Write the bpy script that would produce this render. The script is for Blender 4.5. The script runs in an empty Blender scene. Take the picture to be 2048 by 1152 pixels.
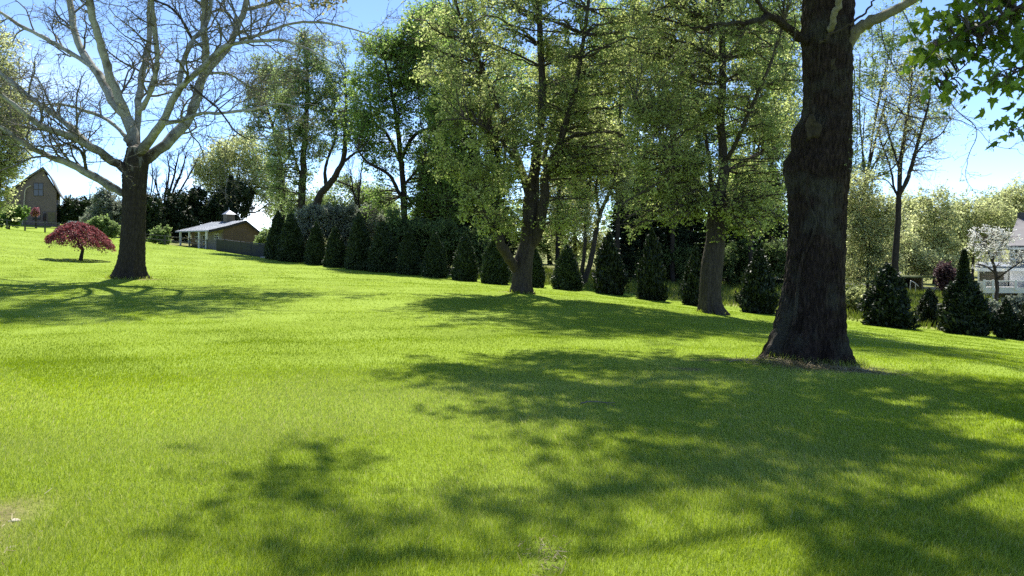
import bpy, math, random
import numpy as np
R0 = np.random.default_rng(7); random.seed(7)
F = 1518.0; H = 490.0; CZ = 1.6
SUN_EL = math.radians(56); SUN_AZ = math.radians(-5)
scn = bpy.context.scene; COL = scn.collection
def A(*a): return np.array(a, float)
def at(px, py, Y): return A((px-1024)/F*Y, Y, CZ-(py-H)/F*Y)
def unit(v): return v/np.maximum(np.linalg.norm(v, axis=-1, keepdims=True), 1e-9)
def sstep(a, b, x):
    t = np.clip((x-a)/(b-a), 0, 1); return t*t*(3-2*t)

# ------------------------------------------------------------------ terrain
GP = [(1024,1152,3.67),(258,556,30),(1045,586,30),(1420,626,28),(582,523,56),(765,545,50),(870,554,46),(990,568,43),
 (1135,580,41),(1220,588,39.5),(1303,600,38),(1388,613,36.5),(1517,627,35),(1780,653,33),(1930,668,32),(162,521,42),
 (0,460,78),(100,466,74),(350,492,72),(448,503,84),(535,516,63),(60,450,100),(1990,600,62),(1710,572,70),(1120,548,60),
 (1440,566,60),(1640,723,12.6),(0,600,22),(2048,700,24),(1024,655,18),(700,600,24),(1300,700,14.2)]
CP = [tuple(at(*g)) for g in GP] + [(0,0,0),(-8,0,.1),(8,0,-.25),(0,-14,.1),(-20,-14,.5),(20,-14,-.6),(-40,25,2.2),(40,25,-3.4),(-3.5,3.7,.03),(3.5,3.7,-.1),
 (-60,60,4.5),(60,60,-3.6),(-110,100,6.5),(110,100,-3.5),(0,110,-.2),(-40,130,3.5),(50,130,-2.4),(0,250,1.0),(-130,250,6),(130,250,-2),(0,700,3),(-500,700,9),(500,700,1),(-600,100,9),(600,100,-3)]
CP = np.array(CP)
def _phi(d2): return d2*np.log(d2+1e-6)*.5
_n = len(CP); _d2 = ((CP[:,None,:2]-CP[None,:,:2])**2).sum(-1)
_M = np.zeros((_n+3,_n+3)); _M[:_n,:_n] = _phi(_d2)+np.eye(_n)*6.0
_M[:_n,_n] = 1; _M[:_n,_n+1:] = CP[:,:2]; _M[_n,:_n] = 1; _M[_n+1:,:_n] = CP[:,:2].T
_W = np.linalg.solve(_M, np.concatenate([CP[:,2], np.zeros(3)]))
def gz(X, Y):
    X = np.asarray(X, float); Y = np.asarray(Y, float); sh = np.broadcast(X, Y).shape
    x = np.broadcast_to(X, sh).ravel(); y = np.broadcast_to(Y, sh).ravel(); out = np.empty(len(x))
    for i in range(0, len(x), 100000):
        s = slice(i, i+100000)
        d2 = (x[s,None]-CP[None,:,0])**2+(y[s,None]-CP[None,:,1])**2
        out[s] = _phi(d2)@_W[:_n]+_W[_n]+x[s]*_W[_n+1]+y[s]*_W[_n+2]
    f = 1/(1+(y/40)**2)
    out += f*(.018*np.sin(x*2.3+y*.9)+.015*np.sin(y*2.9-x*1.1+2)+.03*np.sin(x*.8+1.3)*np.sin(y*.9+.4))
    return out.reshape(sh) if sh else float(out[0])
def ground(px, Y):
    X = (px-1024)/F*Y; return A(X, Y, gz(X, Y))

# ------------------------------------------------------------------ mesh helpers
class Geo:
    def __init__(s): s.v=[]; s.f=[]; s.m=[]; s.t=[]; s.s=[]; s.n=0
    def add(s, V, Fc, mi=0, tint=.5, smooth=True):
        V = np.asarray(V, float).reshape(-1,3); Fc = np.asarray(Fc, np.int64)
        if len(Fc)==0: return s
        s.v.append(V); s.f.append(Fc+s.n); s.n += len(V); k = len(Fc)
        s.m.append(np.full(k, mi, np.int32)); s.s.append(np.full(k, smooth, bool))
        s.t.append(np.broadcast_to(np.asarray(tint, np.float32), (k,)).copy()); return s
def mesh_of(name, g, mats, base=(0,0,0)):
    me = bpy.data.meshes.new(name); V = np.concatenate(g.v)-np.asarray(base, float)
    me.vertices.add(len(V)); me.vertices.foreach_set('co', V.astype(np.float32).ravel())
    loops = np.concatenate([f.ravel() for f in g.f]).astype(np.int32)
    tot = np.concatenate([np.full(len(f), f.shape[1]) for f in g.f]); st = (np.cumsum(tot)-tot).astype(np.int32)
    me.loops.add(len(loops)); me.loops.foreach_set('vertex_index', loops)
    me.polygons.add(len(tot)); me.polygons.foreach_set('loop_start', st)
    me.polygons.foreach_set('material_index', np.concatenate(g.m)); me.polygons.foreach_set('use_smooth', np.concatenate(g.s))
    at_ = me.attributes.new('tint', 'FLOAT', 'FACE'); at_.data.foreach_set('value', np.concatenate(g.t))
    for m in (mats if isinstance(mats, (list,tuple)) else [mats]): me.materials.append(m)
    me.update(calc_edges=True); return me
def tag(o, label=None, cat=None, group=None, kind=None):
    if label: o['label'] = label
    if cat: o['category'] = cat
    if group: o['group'] = group
    if kind: o['kind'] = kind
    return o
def thing(name, loc, label, cat, group=None):
    o = bpy.data.objects.new(name, None); COL.objects.link(o); o.location = tuple(loc); o.empty_display_size = .3
    o['_b'] = 0; del o['_b']; BASE[o.name] = np.asarray(loc, float); return tag(o, label, cat, group)
BASE = {}
def part(name, g, mats, parent=None, base=None, label=None):
    """verts are world coordinates; parent (thing or part) gives the origin"""
    b = BASE[parent.name] if parent is not None else (np.zeros(3) if base is None else np.asarray(base, float))
    o = bpy.data.objects.new(name, mesh_of(name, g, mats, b)); COL.objects.link(o)
    if parent is not None: o.parent = parent; BASE[o.name] = b
    else: o.location = tuple(b); BASE[o.name] = b
    if label: o['label'] = label
    return o
def copy_tree(src, loc, rz, sc, label, cat=None, group=None):
    r = src.copy(); COL.objects.link(r); r.location = tuple(loc); r.rotation_euler = (0,0,rz)
    r.scale = sc if isinstance(sc, tuple) else (sc,)*3
    r['label'] = label
    if cat: r['category'] = cat
    if group: r['group'] = group
    for ch in list(src.children):
        c = ch.copy(); COL.objects.link(c); c.parent = r
    return r
BOXF = np.array([[0,3,2,1],[4,5,6,7],[0,1,5,4],[1,2,6,5],[2,3,7,6],[3,0,4,7]])
def box(g, c, s, ux=(1,0,0), uy=(0,1,0), mi=0):
    c = np.asarray(c, float); ux = np.asarray(ux, float); uy = np.asarray(uy, float); uz = np.cross(ux, uy)
    P = [c+ux*s[0]*.5*a+uy*s[1]*.5*b+uz*s[2]*.5*d for a,b,d in ((-1,-1,-1),(1,-1,-1),(1,1,-1),(-1,1,-1),(-1,-1,1),(1,-1,1),(1,1,1),(-1,1,1))]
    return g.add(P, BOXF, mi, smooth=False)
def prism(g, poly, vec, mi=0):
    poly = np.asarray(poly, float); n = len(poly); V = np.concatenate([poly, poly+np.asarray(vec, float)])
    i = np.arange(n); j = (i+1)%n
    g.add(V, np.stack([i,j,j+n,i+n],1), mi, smooth=False)
    g.add(poly, np.arange(n)[None,::-1], mi, smooth=False); g.add(poly+np.asarray(vec,float), np.arange(n)[None], mi, smooth=False); return g
def tubes(g, P, Rd, sides=5, mi=0, tint=.5, cap=False):
    P = np.asarray(P, float); Rd = np.asarray(Rd, float)
    if P.ndim==2: P = P[None]; Rd = Rd[None]
    B,N,_ = P.shape; T = np.gradient(P, axis=1); T = unit(T)
    m = np.abs(T.mean(1)); ref = np.eye(3)[np.argmin(m, 1)][:,None,:]
    a = unit(np.cross(T, np.broadcast_to(ref, T.shape))); b = np.cross(T, a)
    th = np.arange(sides)/sides*2*np.pi
    V = P[:,:,None,:]+Rd[:,:,None,None]*(a[:,:,None,:]*np.cos(th)[None,None,:,None]+b[:,:,None,:]*np.sin(th)[None,None,:,None])
    idx = np.arange(B*N*sides).reshape(B,N,sides); i2 = np.roll(idx, -1, 2)
    Q = np.stack([idx[:,:-1],i2[:,:-1],i2[:,1:],idx[:,1:]], -1).reshape(-1,4)
    return g.add(V, Q, mi, tint)
def cat_rom(P, n):
    P = np.asarray(P, float); m = len(P)
    if m==2: u = np.linspace(0,1,n)[:,None]; return P[0]*(1-u)+P[1]*u
    E = np.concatenate([[2*P[0]-P[1]], P, [2*P[-1]-P[-2]]]); t = np.linspace(0, m-1, n); i = np.minimum(t.astype(int), m-2); u = (t-i)[:,None]
    p0,p1,p2,p3 = E[i],E[i+1],E[i+2],E[i+3]
    return .5*(2*p1+(p2-p0)*u+(2*p0-5*p1+4*p2-p3)*u*u+(3*p1-p0-3*p2+p3)*u**3)
def rdir(n, zb=0., rng=R0):
    v = rng.normal(size=(n,3)); v[:,2] += zb; return unit(v)
def leaves(g, P, L, wr=.62, mi=1, tint=.5, zb=.6, axis=None, rng=R0):
    n = len(P)
    if n==0: return
    nrm = rdir(n, zb, rng); a = rdir(n, 0, rng) if axis is None else axis
    a = unit(a-nrm*(a*nrm).sum(1,keepdims=True)); b = np.cross(nrm, a); L = np.broadcast_to(L, (n,))[:,None]
    V = np.stack([P-a*L*.5, P+b*L*wr*.5+nrm*L*.08, P+a*L*.5, P-b*L*wr*.5+nrm*L*.08], 1)
    g.add(V, np.arange(4*n).reshape(n,4), mi, tint, smooth=False)
def spawn(P, Rd, n, L, ang, pts=6, wig=.25, up=.08, rf=.5, rmin=.006, t=(.15,1.), rmax=9, rng=R0):
    B,N,_ = P.shape; pi = np.repeat(np.arange(B), n); M = len(pi)
    tt = rng.uniform(t[0], t[1], M)*(N-1); i = np.minimum(tt.astype(int), N-2); u = (tt-i)[:,None]
    pos = P[pi,i]*(1-u)+P[pi,i+1]*u; T = unit(P[pi,i+1]-P[pi,i]); r0 = np.minimum(np.minimum(Rd[pi,i]*rf, rmax), 9)
    q = rdir(M, 0, rng); q = unit(q-T*(q*T).sum(1,keepdims=True)); an = np.radians(rng.uniform(ang[0], ang[1], M))[:,None]
    d = T*np.cos(an)+q*np.sin(an); ln = rng.uniform(L[0], L[1], M)*(1-.35*tt/(N-1)); st = (ln/(pts-1))[:,None]
    out = [pos]
    for k in range(pts-1):
        d = unit(d+wig*rng.normal(size=(M,3))+A(0,0,up)); pos = pos+d*st; out.append(pos)
    rr = np.maximum(r0[:,None]*np.linspace(1,.3,pts)[None], rmin)
    return np.stack(out,1), rr

# ------------------------------------------------------------------ materials
def new_mat(name):
    m = bpy.data.materials.new(name); m.use_nodes = True; nt = m.node_tree; nt.nodes.clear()
    return m, nt, nt.nodes.new('ShaderNodeOutputMaterial')
def nd(nt, t, **kw):
    n = nt.nodes.new(t)
    for k, v in kw.items():
        if k in n.inputs: n.inputs[k].default_value = v
        else: setattr(n, k, v)
    return n
def ramp(nt, cols, src):
    r = nt.nodes.new('ShaderNodeValToRGB'); e = r.color_ramp.elements
    while len(e)<len(cols): e.new(.5)
    for i,(p,c) in enumerate(cols): e[i].position = p; e[i].color = (*c,1)
    nt.links.new(src, r.inputs[0]); return r.outputs[0]
def foliage(name, cols, trans=.45, rough=.55, spec=.25, tgain=1.35):
    m, nt, out = new_mat(name); L = nt.links.new
    a = nd(nt,'ShaderNodeAttribute', attribute_name='tint')
    c = ramp(nt, [(i/(len(cols)-1), c) for i,c in enumerate(cols)], a.outputs['Fac'])
    p = nd(nt,'ShaderNodeBsdfPrincipled', Roughness=rough); p.inputs['Specular IOR Level'].default_value = spec
    t = nd(nt,'ShaderNodeBsdfTranslucent'); mx = nd(nt,'ShaderNodeMixShader', Fac=trans)
    hs = nd(nt,'ShaderNodeHueSaturation', Value=tgain, Saturation=1.1); L(c, hs.inputs['Color'])
    L(c, p.inputs['Base Color']); L(hs.outputs[0], t.inputs['Color'])
    L(p.outputs[0], mx.inputs[1]); L(t.outputs[0], mx.inputs[2]); L(mx.outputs[0], out.inputs[0]); return m
def bark(name, c1, c2, sc=(9,9,1.6), bump=.6, dist=.03, c3=None, patch=2.2):
    m, nt, out = new_mat(name); L = nt.links.new
    g = nd(nt,'ShaderNodeNewGeometry'); mp = nd(nt,'ShaderNodeMapping'); mp.inputs['Scale'].default_value = sc; L(g.outputs['Position'], mp.inputs[0])
    n1 = nd(nt,'ShaderNodeTexNoise', Scale=1.6, Detail=8., Roughness=.7); L(mp.outputs[0], n1.inputs['Vector'])
    vo = nd(nt,'ShaderNodeTexVoronoi', Scale=1.3, feature='DISTANCE_TO_EDGE'); 
    wp = nd(nt,'ShaderNodeVectorMath', operation='ADD'); L(mp.outputs[0], wp.inputs[0]); L(n1.outputs['Color'], wp.inputs[1]); L(wp.outputs[0], vo.inputs['Vector'])
    mu = nd(nt,'ShaderNodeMath', operation='MULTIPLY_ADD'); mu.inputs[1].default_value = .8; L(vo.outputs['Distance'], mu.inputs[0]); L(n1.outputs[0], mu.inputs[2])
    c = ramp(nt, [(.3,c1),(.85,c2)], mu.outputs[0])
    if c3 is not None:
        n2 = nd(nt,'ShaderNodeTexNoise', Scale=patch, Detail=4.); L(g.outputs['Position'], n2.inputs['Vector'])
        r2 = ramp(nt, [(.52,(0,0,0)),(.66,(1,1,1))], n2.outputs[0]); mx = nd(nt,'ShaderNodeMix', data_type='RGBA')
        L(r2, mx.inputs[0]); L(c, mx.inputs[6]); mx.inputs[7].default_value = (*c3,1); c = mx.outputs[2]
    p = nd(nt,'ShaderNodeBsdfPrincipled', Roughness=.9); p.inputs['Specular IOR Level'].default_value = .15
    b = nd(nt,'ShaderNodeBump', Strength=bump, Distance=dist); L(mu.outputs[0], b.inputs['Height']); L(b.outputs[0], p.inputs['Normal'])
    L(c, p.inputs['Base Color']); L(p.outputs[0], out.inputs[0]); return m
def plain(name, c, rough=.6, var=.15, sc=3., metal=0., stretch=(1,1,1), bump=0.):
    m, nt, out = new_mat(name); L = nt.links.new
    g = nd(nt,'ShaderNodeNewGeometry'); mp = nd(nt,'ShaderNodeMapping'); mp.inputs['Scale'].default_value = stretch; L(g.outputs['Position'], mp.inputs[0])
    n = nd(nt,'ShaderNodeTexNoise', Scale=sc, Detail=5.); L(mp.outputs[0], n.inputs['Vector'])
    c = A(*c); col = ramp(nt, [(.3, tuple(c*(1-var))),(.7, tuple(np.minimum(c*(1+var),1)))], n.outputs[0])
    p = nd(nt,'ShaderNodeBsdfPrincipled', Roughness=rough, Metallic=metal); L(col, p.inputs['Base Color'])
    if bump:
        b = nd(nt,'ShaderNodeBump', Strength=bump, Distance=.02); L(n.outputs[0], b.inputs['Height']); L(b.outputs[0], p.inputs['Normal'])
    L(p.outputs[0], out.inputs[0]); return m
def siding(name, c, period, axis=2, rough=.7):
    m, nt, out = new_mat(name); L = nt.links.new
    g = nd(nt,'ShaderNodeNewGeometry'); sp = nd(nt,'ShaderNodeSeparateXYZ'); L(g.outputs['Position'], sp.inputs[0])
    f = nd(nt,'ShaderNodeMath', operation='MULTIPLY'); f.inputs[1].default_value = 1/period; L(sp.outputs[axis], f.inputs[0])
    fr = nd(nt,'ShaderNodeMath', operation='FRACT'); L(f.outputs[0], fr.inputs[0])
    n = nd(nt,'ShaderNodeTexNoise', Scale=1.5, Detail=6.); L(g.outputs['Position'], n.inputs['Vector'])
    c = A(*c); col = ramp(nt, [(.3, tuple(c*.85)),(.7, tuple(c*1.12))], n.outputs[0])
    b = nd(nt,'ShaderNodeBump', Strength=.8, Distance=.03); L(fr.outputs[0], b.inputs['Height'])
    p = nd(nt,'ShaderNodeBsdfPrincipled', Roughness=rough); L(col, p.inputs['Base Color']); L(b.outputs[0], p.inputs['Normal']); L(p.outputs[0], out.inputs[0]); return m

M = {}
M['olive'] = foliage('olive_leaves', [(.14,.17,.06),(.30,.35,.125),(.50,.54,.25)], .6)
M['sycbud'] = foliage('young_sycamore_leaves', [(.14,.13,.06),(.26,.25,.12),(.38,.37,.18)], .4)
M['mid'] = foliage('fresh_green_leaves', [(.09,.155,.04),(.19,.285,.075),(.34,.43,.15)], .6)
M['ivy'] = foliage('bluish_green_leaves', [(.11,.155,.06),(.21,.285,.105),(.34,.41,.19)], .6)
M['pale'] = foliage('pale_spring_leaves', [(.25,.28,.13),(.42,.455,.21),(.57,.59,.34)], .62)  # pale leaf colour, lifted further to put distance haze into it
M['dark'] = foliage('evergreen_leaves', [(.016,.03,.011),(.034,.056,.018),(.08,.11,.04)], .15, rough=.5, spec=.3)
M['holly'] = foliage('glossy_evergreen_leaves', [(.006,.012,.005),(.014,.026,.009),(.05,.066,.03)], .12, rough=.5, spec=.3)
M['needle'] = foliage('spruce_needles', [(.008,.016,.008),(.016,.03,.013),(.03,.05,.022)], .1, rough=.6)
M['silver'] = foliage('silvery_leaves', [(.13,.15,.11),(.24,.27,.2),(.38,.41,.32)], .45)
M['red'] = foliage('dark_red_leaves', [(.11,.028,.034),(.21,.062,.07),(.36,.16,.165)], .35)
M['purple'] = foliage('dull_purple_leaves', [(.05,.03,.035),(.09,.05,.055),(.16,.10,.10)], .3)
M['white'] = foliage('white_blossom', [(.5,.5,.42),(.7,.7,.64),(.85,.85,.8)], .3)
M['pink'] = foliage('pink_blossom', [(.20,.06,.08),(.32,.13,.15),(.5,.3,.31)], .3)
M['maple'] = foliage('maple_leaves', [(.06,.11,.016),(.15,.23,.03),(.33,.41,.07)], .5, rough=.4, spec=.4)
M['grass'] = foliage('grass_blades', [(.125,.185,.015),(.255,.335,.024),(.37,.43,.11),(.50,.46,.25)], .45, rough=.5, spec=.3)
M['meadow'] = foliage('meadow_grass', [(.09,.13,.02),(.17,.21,.04),(.30,.30,.10)], .45)
M['straw'] = foliage('dry_straw', [(.10,.075,.035),(.22,.18,.085),(.36,.31,.17)], .2)
M['bark_big'] = bark('reddish_brown_bark', (.008,.006,.005), (.075,.052,.041), sc=(12,12,3.2), bump=1., dist=.12, c3=(.075,.07,.055), patch=1.7)
M['bark_brown'] = bark('grey_brown_bark', (.022,.018,.015), (.078,.065,.053), sc=(10,10,2.0))
M['bark_twig'] = bark('twig_bark', (.04,.032,.026), (.09,.074,.06), sc=(6,6,6), bump=.2)
M['bark_pale'] = bark('pale_sycamore_bark', (.22,.222,.20), (.36,.365,.33), sc=(5,5,3), bump=.25, dist=.015, c3=(.12,.112,.092))
M['bark_stub'] = bark('smooth_light_bark', (.13,.115,.085), (.24,.22,.175), sc=(6,6,2), bump=.2, dist=.01)
M['scar'] = bark('bare_wood_scar', (.02,.016,.010), (.075,.062,.04), sc=(8,8,8), bump=.4)
M['twig_grey'] = bark('grey_twig_bark', (.085,.078,.065), (.19,.175,.15), sc=(6,6,6), bump=.2)
M['bark_black'] = bark('dark_bark', (.018,.015,.013), (.05,.042,.036), sc=(8,8,2))
def sycamore_bark():
    m = bark('sycamore_trunk_bark', (.015,.012,.0095), (.055,.045,.036), sc=(10,10,2.2)); nt = m.node_tree; L = nt.links.new
    p = [n for n in nt.nodes if n.type=='BSDF_PRINCIPLED'][0]; old = p.inputs['Base Color'].links[0].from_socket
    g = nd(nt,'ShaderNodeNewGeometry'); sp = nd(nt,'ShaderNodeSeparateXYZ'); L(g.outputs['Position'], sp.inputs[0])
    n = nd(nt,'ShaderNodeTexNoise', Scale=2.4, Detail=5.); mp = nd(nt,'ShaderNodeMapping'); mp.inputs['Scale'].default_value=(2,2,.7); L(g.outputs['Position'], mp.inputs[0]); L(mp.outputs[0], n.inputs['Vector'])
    ma = nd(nt,'ShaderNodeMath', operation='MULTIPLY_ADD'); ma.inputs[1].default_value = 5.0; L(n.outputs[0], ma.inputs[0]); L(sp.outputs[2], ma.inputs[2])
    mr = nd(nt,'ShaderNodeMapRange'); mr.inputs[1].default_value = 7.4; mr.inputs[2].default_value = 8.6; L(ma.outputs[0], mr.inputs[0])
    mx = nd(nt,'ShaderNodeMix', data_type='RGBA'); L(mr.outputs[0], mx.inputs[0]); L(old, mx.inputs[6]); mx.inputs[7].default_value = (.24,.23,.19,1); L(mx.outputs[2], p.inputs['Base Color'])
    return m
def limb_bark():
    m = bark('sycamore_limb_bark', (.22,.222,.20), (.36,.365,.33), sc=(5,5,3), bump=.25, dist=.015, c3=(.12,.112,.092)); nt = m.node_tree; L = nt.links.new
    p = [n for n in nt.nodes if n.type=='BSDF_PRINCIPLED'][0]; old = p.inputs['Base Color'].links[0].from_socket
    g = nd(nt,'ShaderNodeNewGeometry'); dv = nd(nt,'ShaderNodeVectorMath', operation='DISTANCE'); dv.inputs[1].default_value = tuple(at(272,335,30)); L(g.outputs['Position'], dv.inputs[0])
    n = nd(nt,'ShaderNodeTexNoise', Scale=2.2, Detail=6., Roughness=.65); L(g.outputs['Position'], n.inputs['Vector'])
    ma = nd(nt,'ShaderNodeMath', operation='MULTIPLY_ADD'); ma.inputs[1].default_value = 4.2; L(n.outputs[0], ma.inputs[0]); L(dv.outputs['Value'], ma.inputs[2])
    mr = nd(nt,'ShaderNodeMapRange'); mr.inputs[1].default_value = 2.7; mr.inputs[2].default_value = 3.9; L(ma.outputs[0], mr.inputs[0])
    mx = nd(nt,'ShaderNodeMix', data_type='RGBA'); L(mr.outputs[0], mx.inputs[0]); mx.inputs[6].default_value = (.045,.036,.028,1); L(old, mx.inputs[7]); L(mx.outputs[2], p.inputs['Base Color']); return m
M['bark_limb'] = limb_bark(); M['bark_syc'] = sycamore_bark()

# ------------------------------------------------------------------ camera, sky, sun
cam = bpy.data.cameras.new('camera'); co = bpy.data.objects.new('camera', cam); COL.objects.link(co); scn.camera = co
cam.sensor_width = 36; cam.lens = 36*F/2048; cam.shift_y = -(576-H)/2048; cam.clip_end = 3000
co.location = (0,0,CZ); co.rotation_euler = (math.pi/2,0,0)
w = bpy.data.worlds.new('World'); scn.world = w; w.use_nodes = True; nt = w.node_tree; nt.nodes.clear(); L = nt.links.new
wo = nd(nt,'ShaderNodeOutputWorld'); bg = nd(nt,'ShaderNodeBackground', Strength=.13)
sky = nd(nt,'ShaderNodeTexSky', sky_type='NISHITA', sun_disc=False, sun_elevation=SUN_EL, sun_rotation=SUN_AZ, altitude=300., air_density=.55, dust_density=.0, ozone_density=3.5)
tc = nd(nt,'ShaderNodeTexCoord'); mp = nd(nt,'ShaderNodeMapping'); mp.inputs['Scale'].default_value = (1.2,1.2,5.5); L(tc.outputs['Generated'], mp.inputs[0])
cn = nd(nt,'ShaderNodeTexNoise', Scale=2.1, Detail=7., Roughness=.55); L(mp.outputs[0], cn.inputs['Vector'])
cr = ramp(nt, [(.50,(0,0,0)),(.72,(1,1,1))], cn.outputs[0])
sp = nd(nt,'ShaderNodeSeparateXYZ'); L(tc.outputs['Generated'], sp.inputs[0])
mr = nd(nt,'ShaderNodeMapRange'); mr.inputs[1].default_value = .02; mr.inputs[2].default_value = .24; mr.inputs[3].default_value = .85; mr.inputs[4].default_value = .0; L(sp.outputs[2], mr.inputs[0])
mm = nd(nt,'ShaderNodeMath', operation='MULTIPLY'); L(cr, mm.inputs[0]); L(mr.outputs[0], mm.inputs[1])
mx = nd(nt,'ShaderNodeMix', data_type='RGBA'); L(mm.outputs[0], mx.inputs[0]); L(sky.outputs[0], mx.inputs[6]); mx.inputs[7].default_value = (9,9.3,9.8,1)
L(mx.outputs[2], bg.inputs[0]); L(bg.outputs[0], wo.inputs[0])
sl = bpy.data.lights.new('sun','SUN'); sl.energy = 5.0; sl.angle = math.radians(.8); sl.color = (1,.95,.86)
so = bpy.data.objects.new('sun', sl); COL.objects.link(so)
sd = A(math.sin(SUN_AZ)*math.cos(SUN_EL), math.cos(SUN_AZ)*math.cos(SUN_EL), math.sin(SUN_EL))
from mathutils import Vector
so.rotation_euler = Vector(sd).to_track_quat('Z','Y').to_euler(); so.location = tuple(sd*80)
scn.view_settings.view_transform = 'Standard'; scn.view_settings.look = 'None'; scn.view_settings.gamma = 1; scn.view_settings.exposure = 1.18
cy = scn.cycles; cy.max_bounces = 8; cy.diffuse_bounces = 6; cy.glossy_bounces = 2; cy.transmission_bounces = 6; cy.transparent_max_bounces = 4
cy.use_denoising = False; cy.caustics_reflective = False; cy.caustics_refractive = False; cy.sample_clamp_indirect = 6

# ------------------------------------------------------------------ ground
def row_line(X): return np.where(X<-16.5, 58+(-16.5-X)*1.15, np.where(X>19, 32-(X-19)*.25, 57.5-(X+16.5)*.715))
BARE = [(-3.1,3.7,.55,.75),(-2.95,4.4,.25,.3),(.17,3.95,.09,.25),(4.55,11.6,.55,.45),(5.1,11.4,.5,.4),(4.35,12.0,.45,.4),(5.0,12.0,1.0,.85),(3.4,12.4,.5,.25),(2.6,11.2,.35,.2),(.25,30.2,.9,.7),(-14.7,29.6,.8,.5)]
def bare_mask(x, y):
    m = np.zeros(np.shape(x))
    for cx, cyy, rx, ry in BARE: m = np.maximum(m, 1-sstep(.2, 1.35, np.sqrt(((x-cx)/rx)**2+((y-cyy)/ry)**2)))
    return m
def lump(x, y, s=1., seed=0):
    r = np.random.default_rng(seed); o = 0
    for k in range(7):
        a = r.uniform(0, 2*np.pi); f = r.uniform(.5, 1.6)*s; o = o+np.sin((x*np.cos(a)+y*np.sin(a))*f+r.uniform(0,6.3))
    return o/3.0
xs = np.unique(np.round(np.concatenate([np.arange(-9,9,.3), np.arange(-45,45,.9), np.arange(-140,140,4), [-900,-600,-400,-250,250,400,600,900]]),2))
ys = np.unique(np.round(np.concatenate([np.arange(-14,20,.3), np.arange(20,80,.8), np.arange(80,200,4), [250,320,420,560,760,1000,1400]]),2))
GX, GY = np.meshgrid(xs, ys); GZ = gz(GX, GY); nx, ny = len(xs), len(ys)
idx = np.arange(nx*ny).reshape(ny,nx)
g = Geo().add(np.stack([GX,GY,GZ],-1), np.stack([idx[:-1,:-1],idx[:-1,1:],idx[1:,1:],idx[1:,:-1]],-1).reshape(-1,4))
def lawn_mat():
    m, nt, out = new_mat('lawn_turf'); L = nt.links.new
    ge = nd(nt,'ShaderNodeNewGeometry'); wa = nd(nt,'ShaderNodeAttribute', attribute_name='wild'); ba = nd(nt,'ShaderNodeAttribute', attribute_name='bare')
    n1 = nd(nt,'ShaderNodeTexNoise', Scale=.35, Detail=4.); n2 = nd(nt,'ShaderNodeTexNoise', Scale=14., Detail=8., Roughness=.75)
    for n in (n1,n2): L(ge.outputs['Position'], n.inputs['Vector'])
    ad = nd(nt,'ShaderNodeMath', operation='MULTIPLY_ADD'); ad.inputs[1].default_value = .9; L(n2.outputs[0], ad.inputs[0]); L(n1.outputs[0], ad.inputs[2])
    lawn = ramp(nt, [(.55,(.11,.165,.012)),(.95,(.18,.255,.018)),(1.,(.20,.28,.03))], ad.outputs[0])
    wild = ramp(nt, [(.5,(.05,.055,.02)),(.8,(.11,.14,.03)),(1.,(.20,.20,.07))], ad.outputs[0])
    dirt = ramp(nt, [(.3,(.09,.065,.04)),(.6,(.22,.17,.10)),(.8,(.36,.30,.20))], n2.outputs[0])
    m1 = nd(nt,'ShaderNodeMix', data_type='RGBA'); L(wa.outputs['Fac'], m1.inputs[0]); L(lawn, m1.inputs[6]); L(wild, m1.inputs[7])
    m2 = nd(nt,'ShaderNodeMix', data_type='RGBA'); L(ba.outputs['Fac'], m2.inputs[0]); L(m1.outputs[2], m2.inputs[6]); L(dirt, m2.inputs[7])
    p = nd(nt,'ShaderNodeBsdfPrincipled', Roughness=.9); p.inputs['Specular IOR Level'].default_value = .1
    b = nd(nt,'ShaderNodeBump', Strength=.7, Distance=.04); L(n2.outputs[0], b.inputs['Height']); L(b.outputs[0], p.inputs['Normal'])
    L(m2.outputs[2], p.inputs['Base Color']); L(p.outputs[0], out.inputs[0]); return m
lo = part('lawn', g, lawn_mat()); tag(lo, kind='structure')
me = lo.data
for nm, val in (('wild', sstep(.5,3.,GY-row_line(GX)-.6*lump(GX,GY,.5,3))), ('bare', bare_mask(GX,GY))):
    a = me.attributes.new(nm,'FLOAT','POINT'); a.data.foreach_set('value', val.astype(np.float32).ravel())
# road strip far beyond the evergreens
g = Geo(); rx = np.linspace(14, 60, 24); ra = np.stack([rx, 69+.05*rx*0, gz(rx, 69+0*rx)+.06],1); rb = np.stack([rx, 75+0*rx, gz(rx,75+0*rx)+.06],1)
i = np.arange(23); g.add(np.concatenate([ra,rb]), np.stack([i,i+1,i+25,i+24],1)); tag(part('road', g, plain('asphalt',(.055,.055,.06),.85,.2,8.)), kind='structure')

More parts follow.
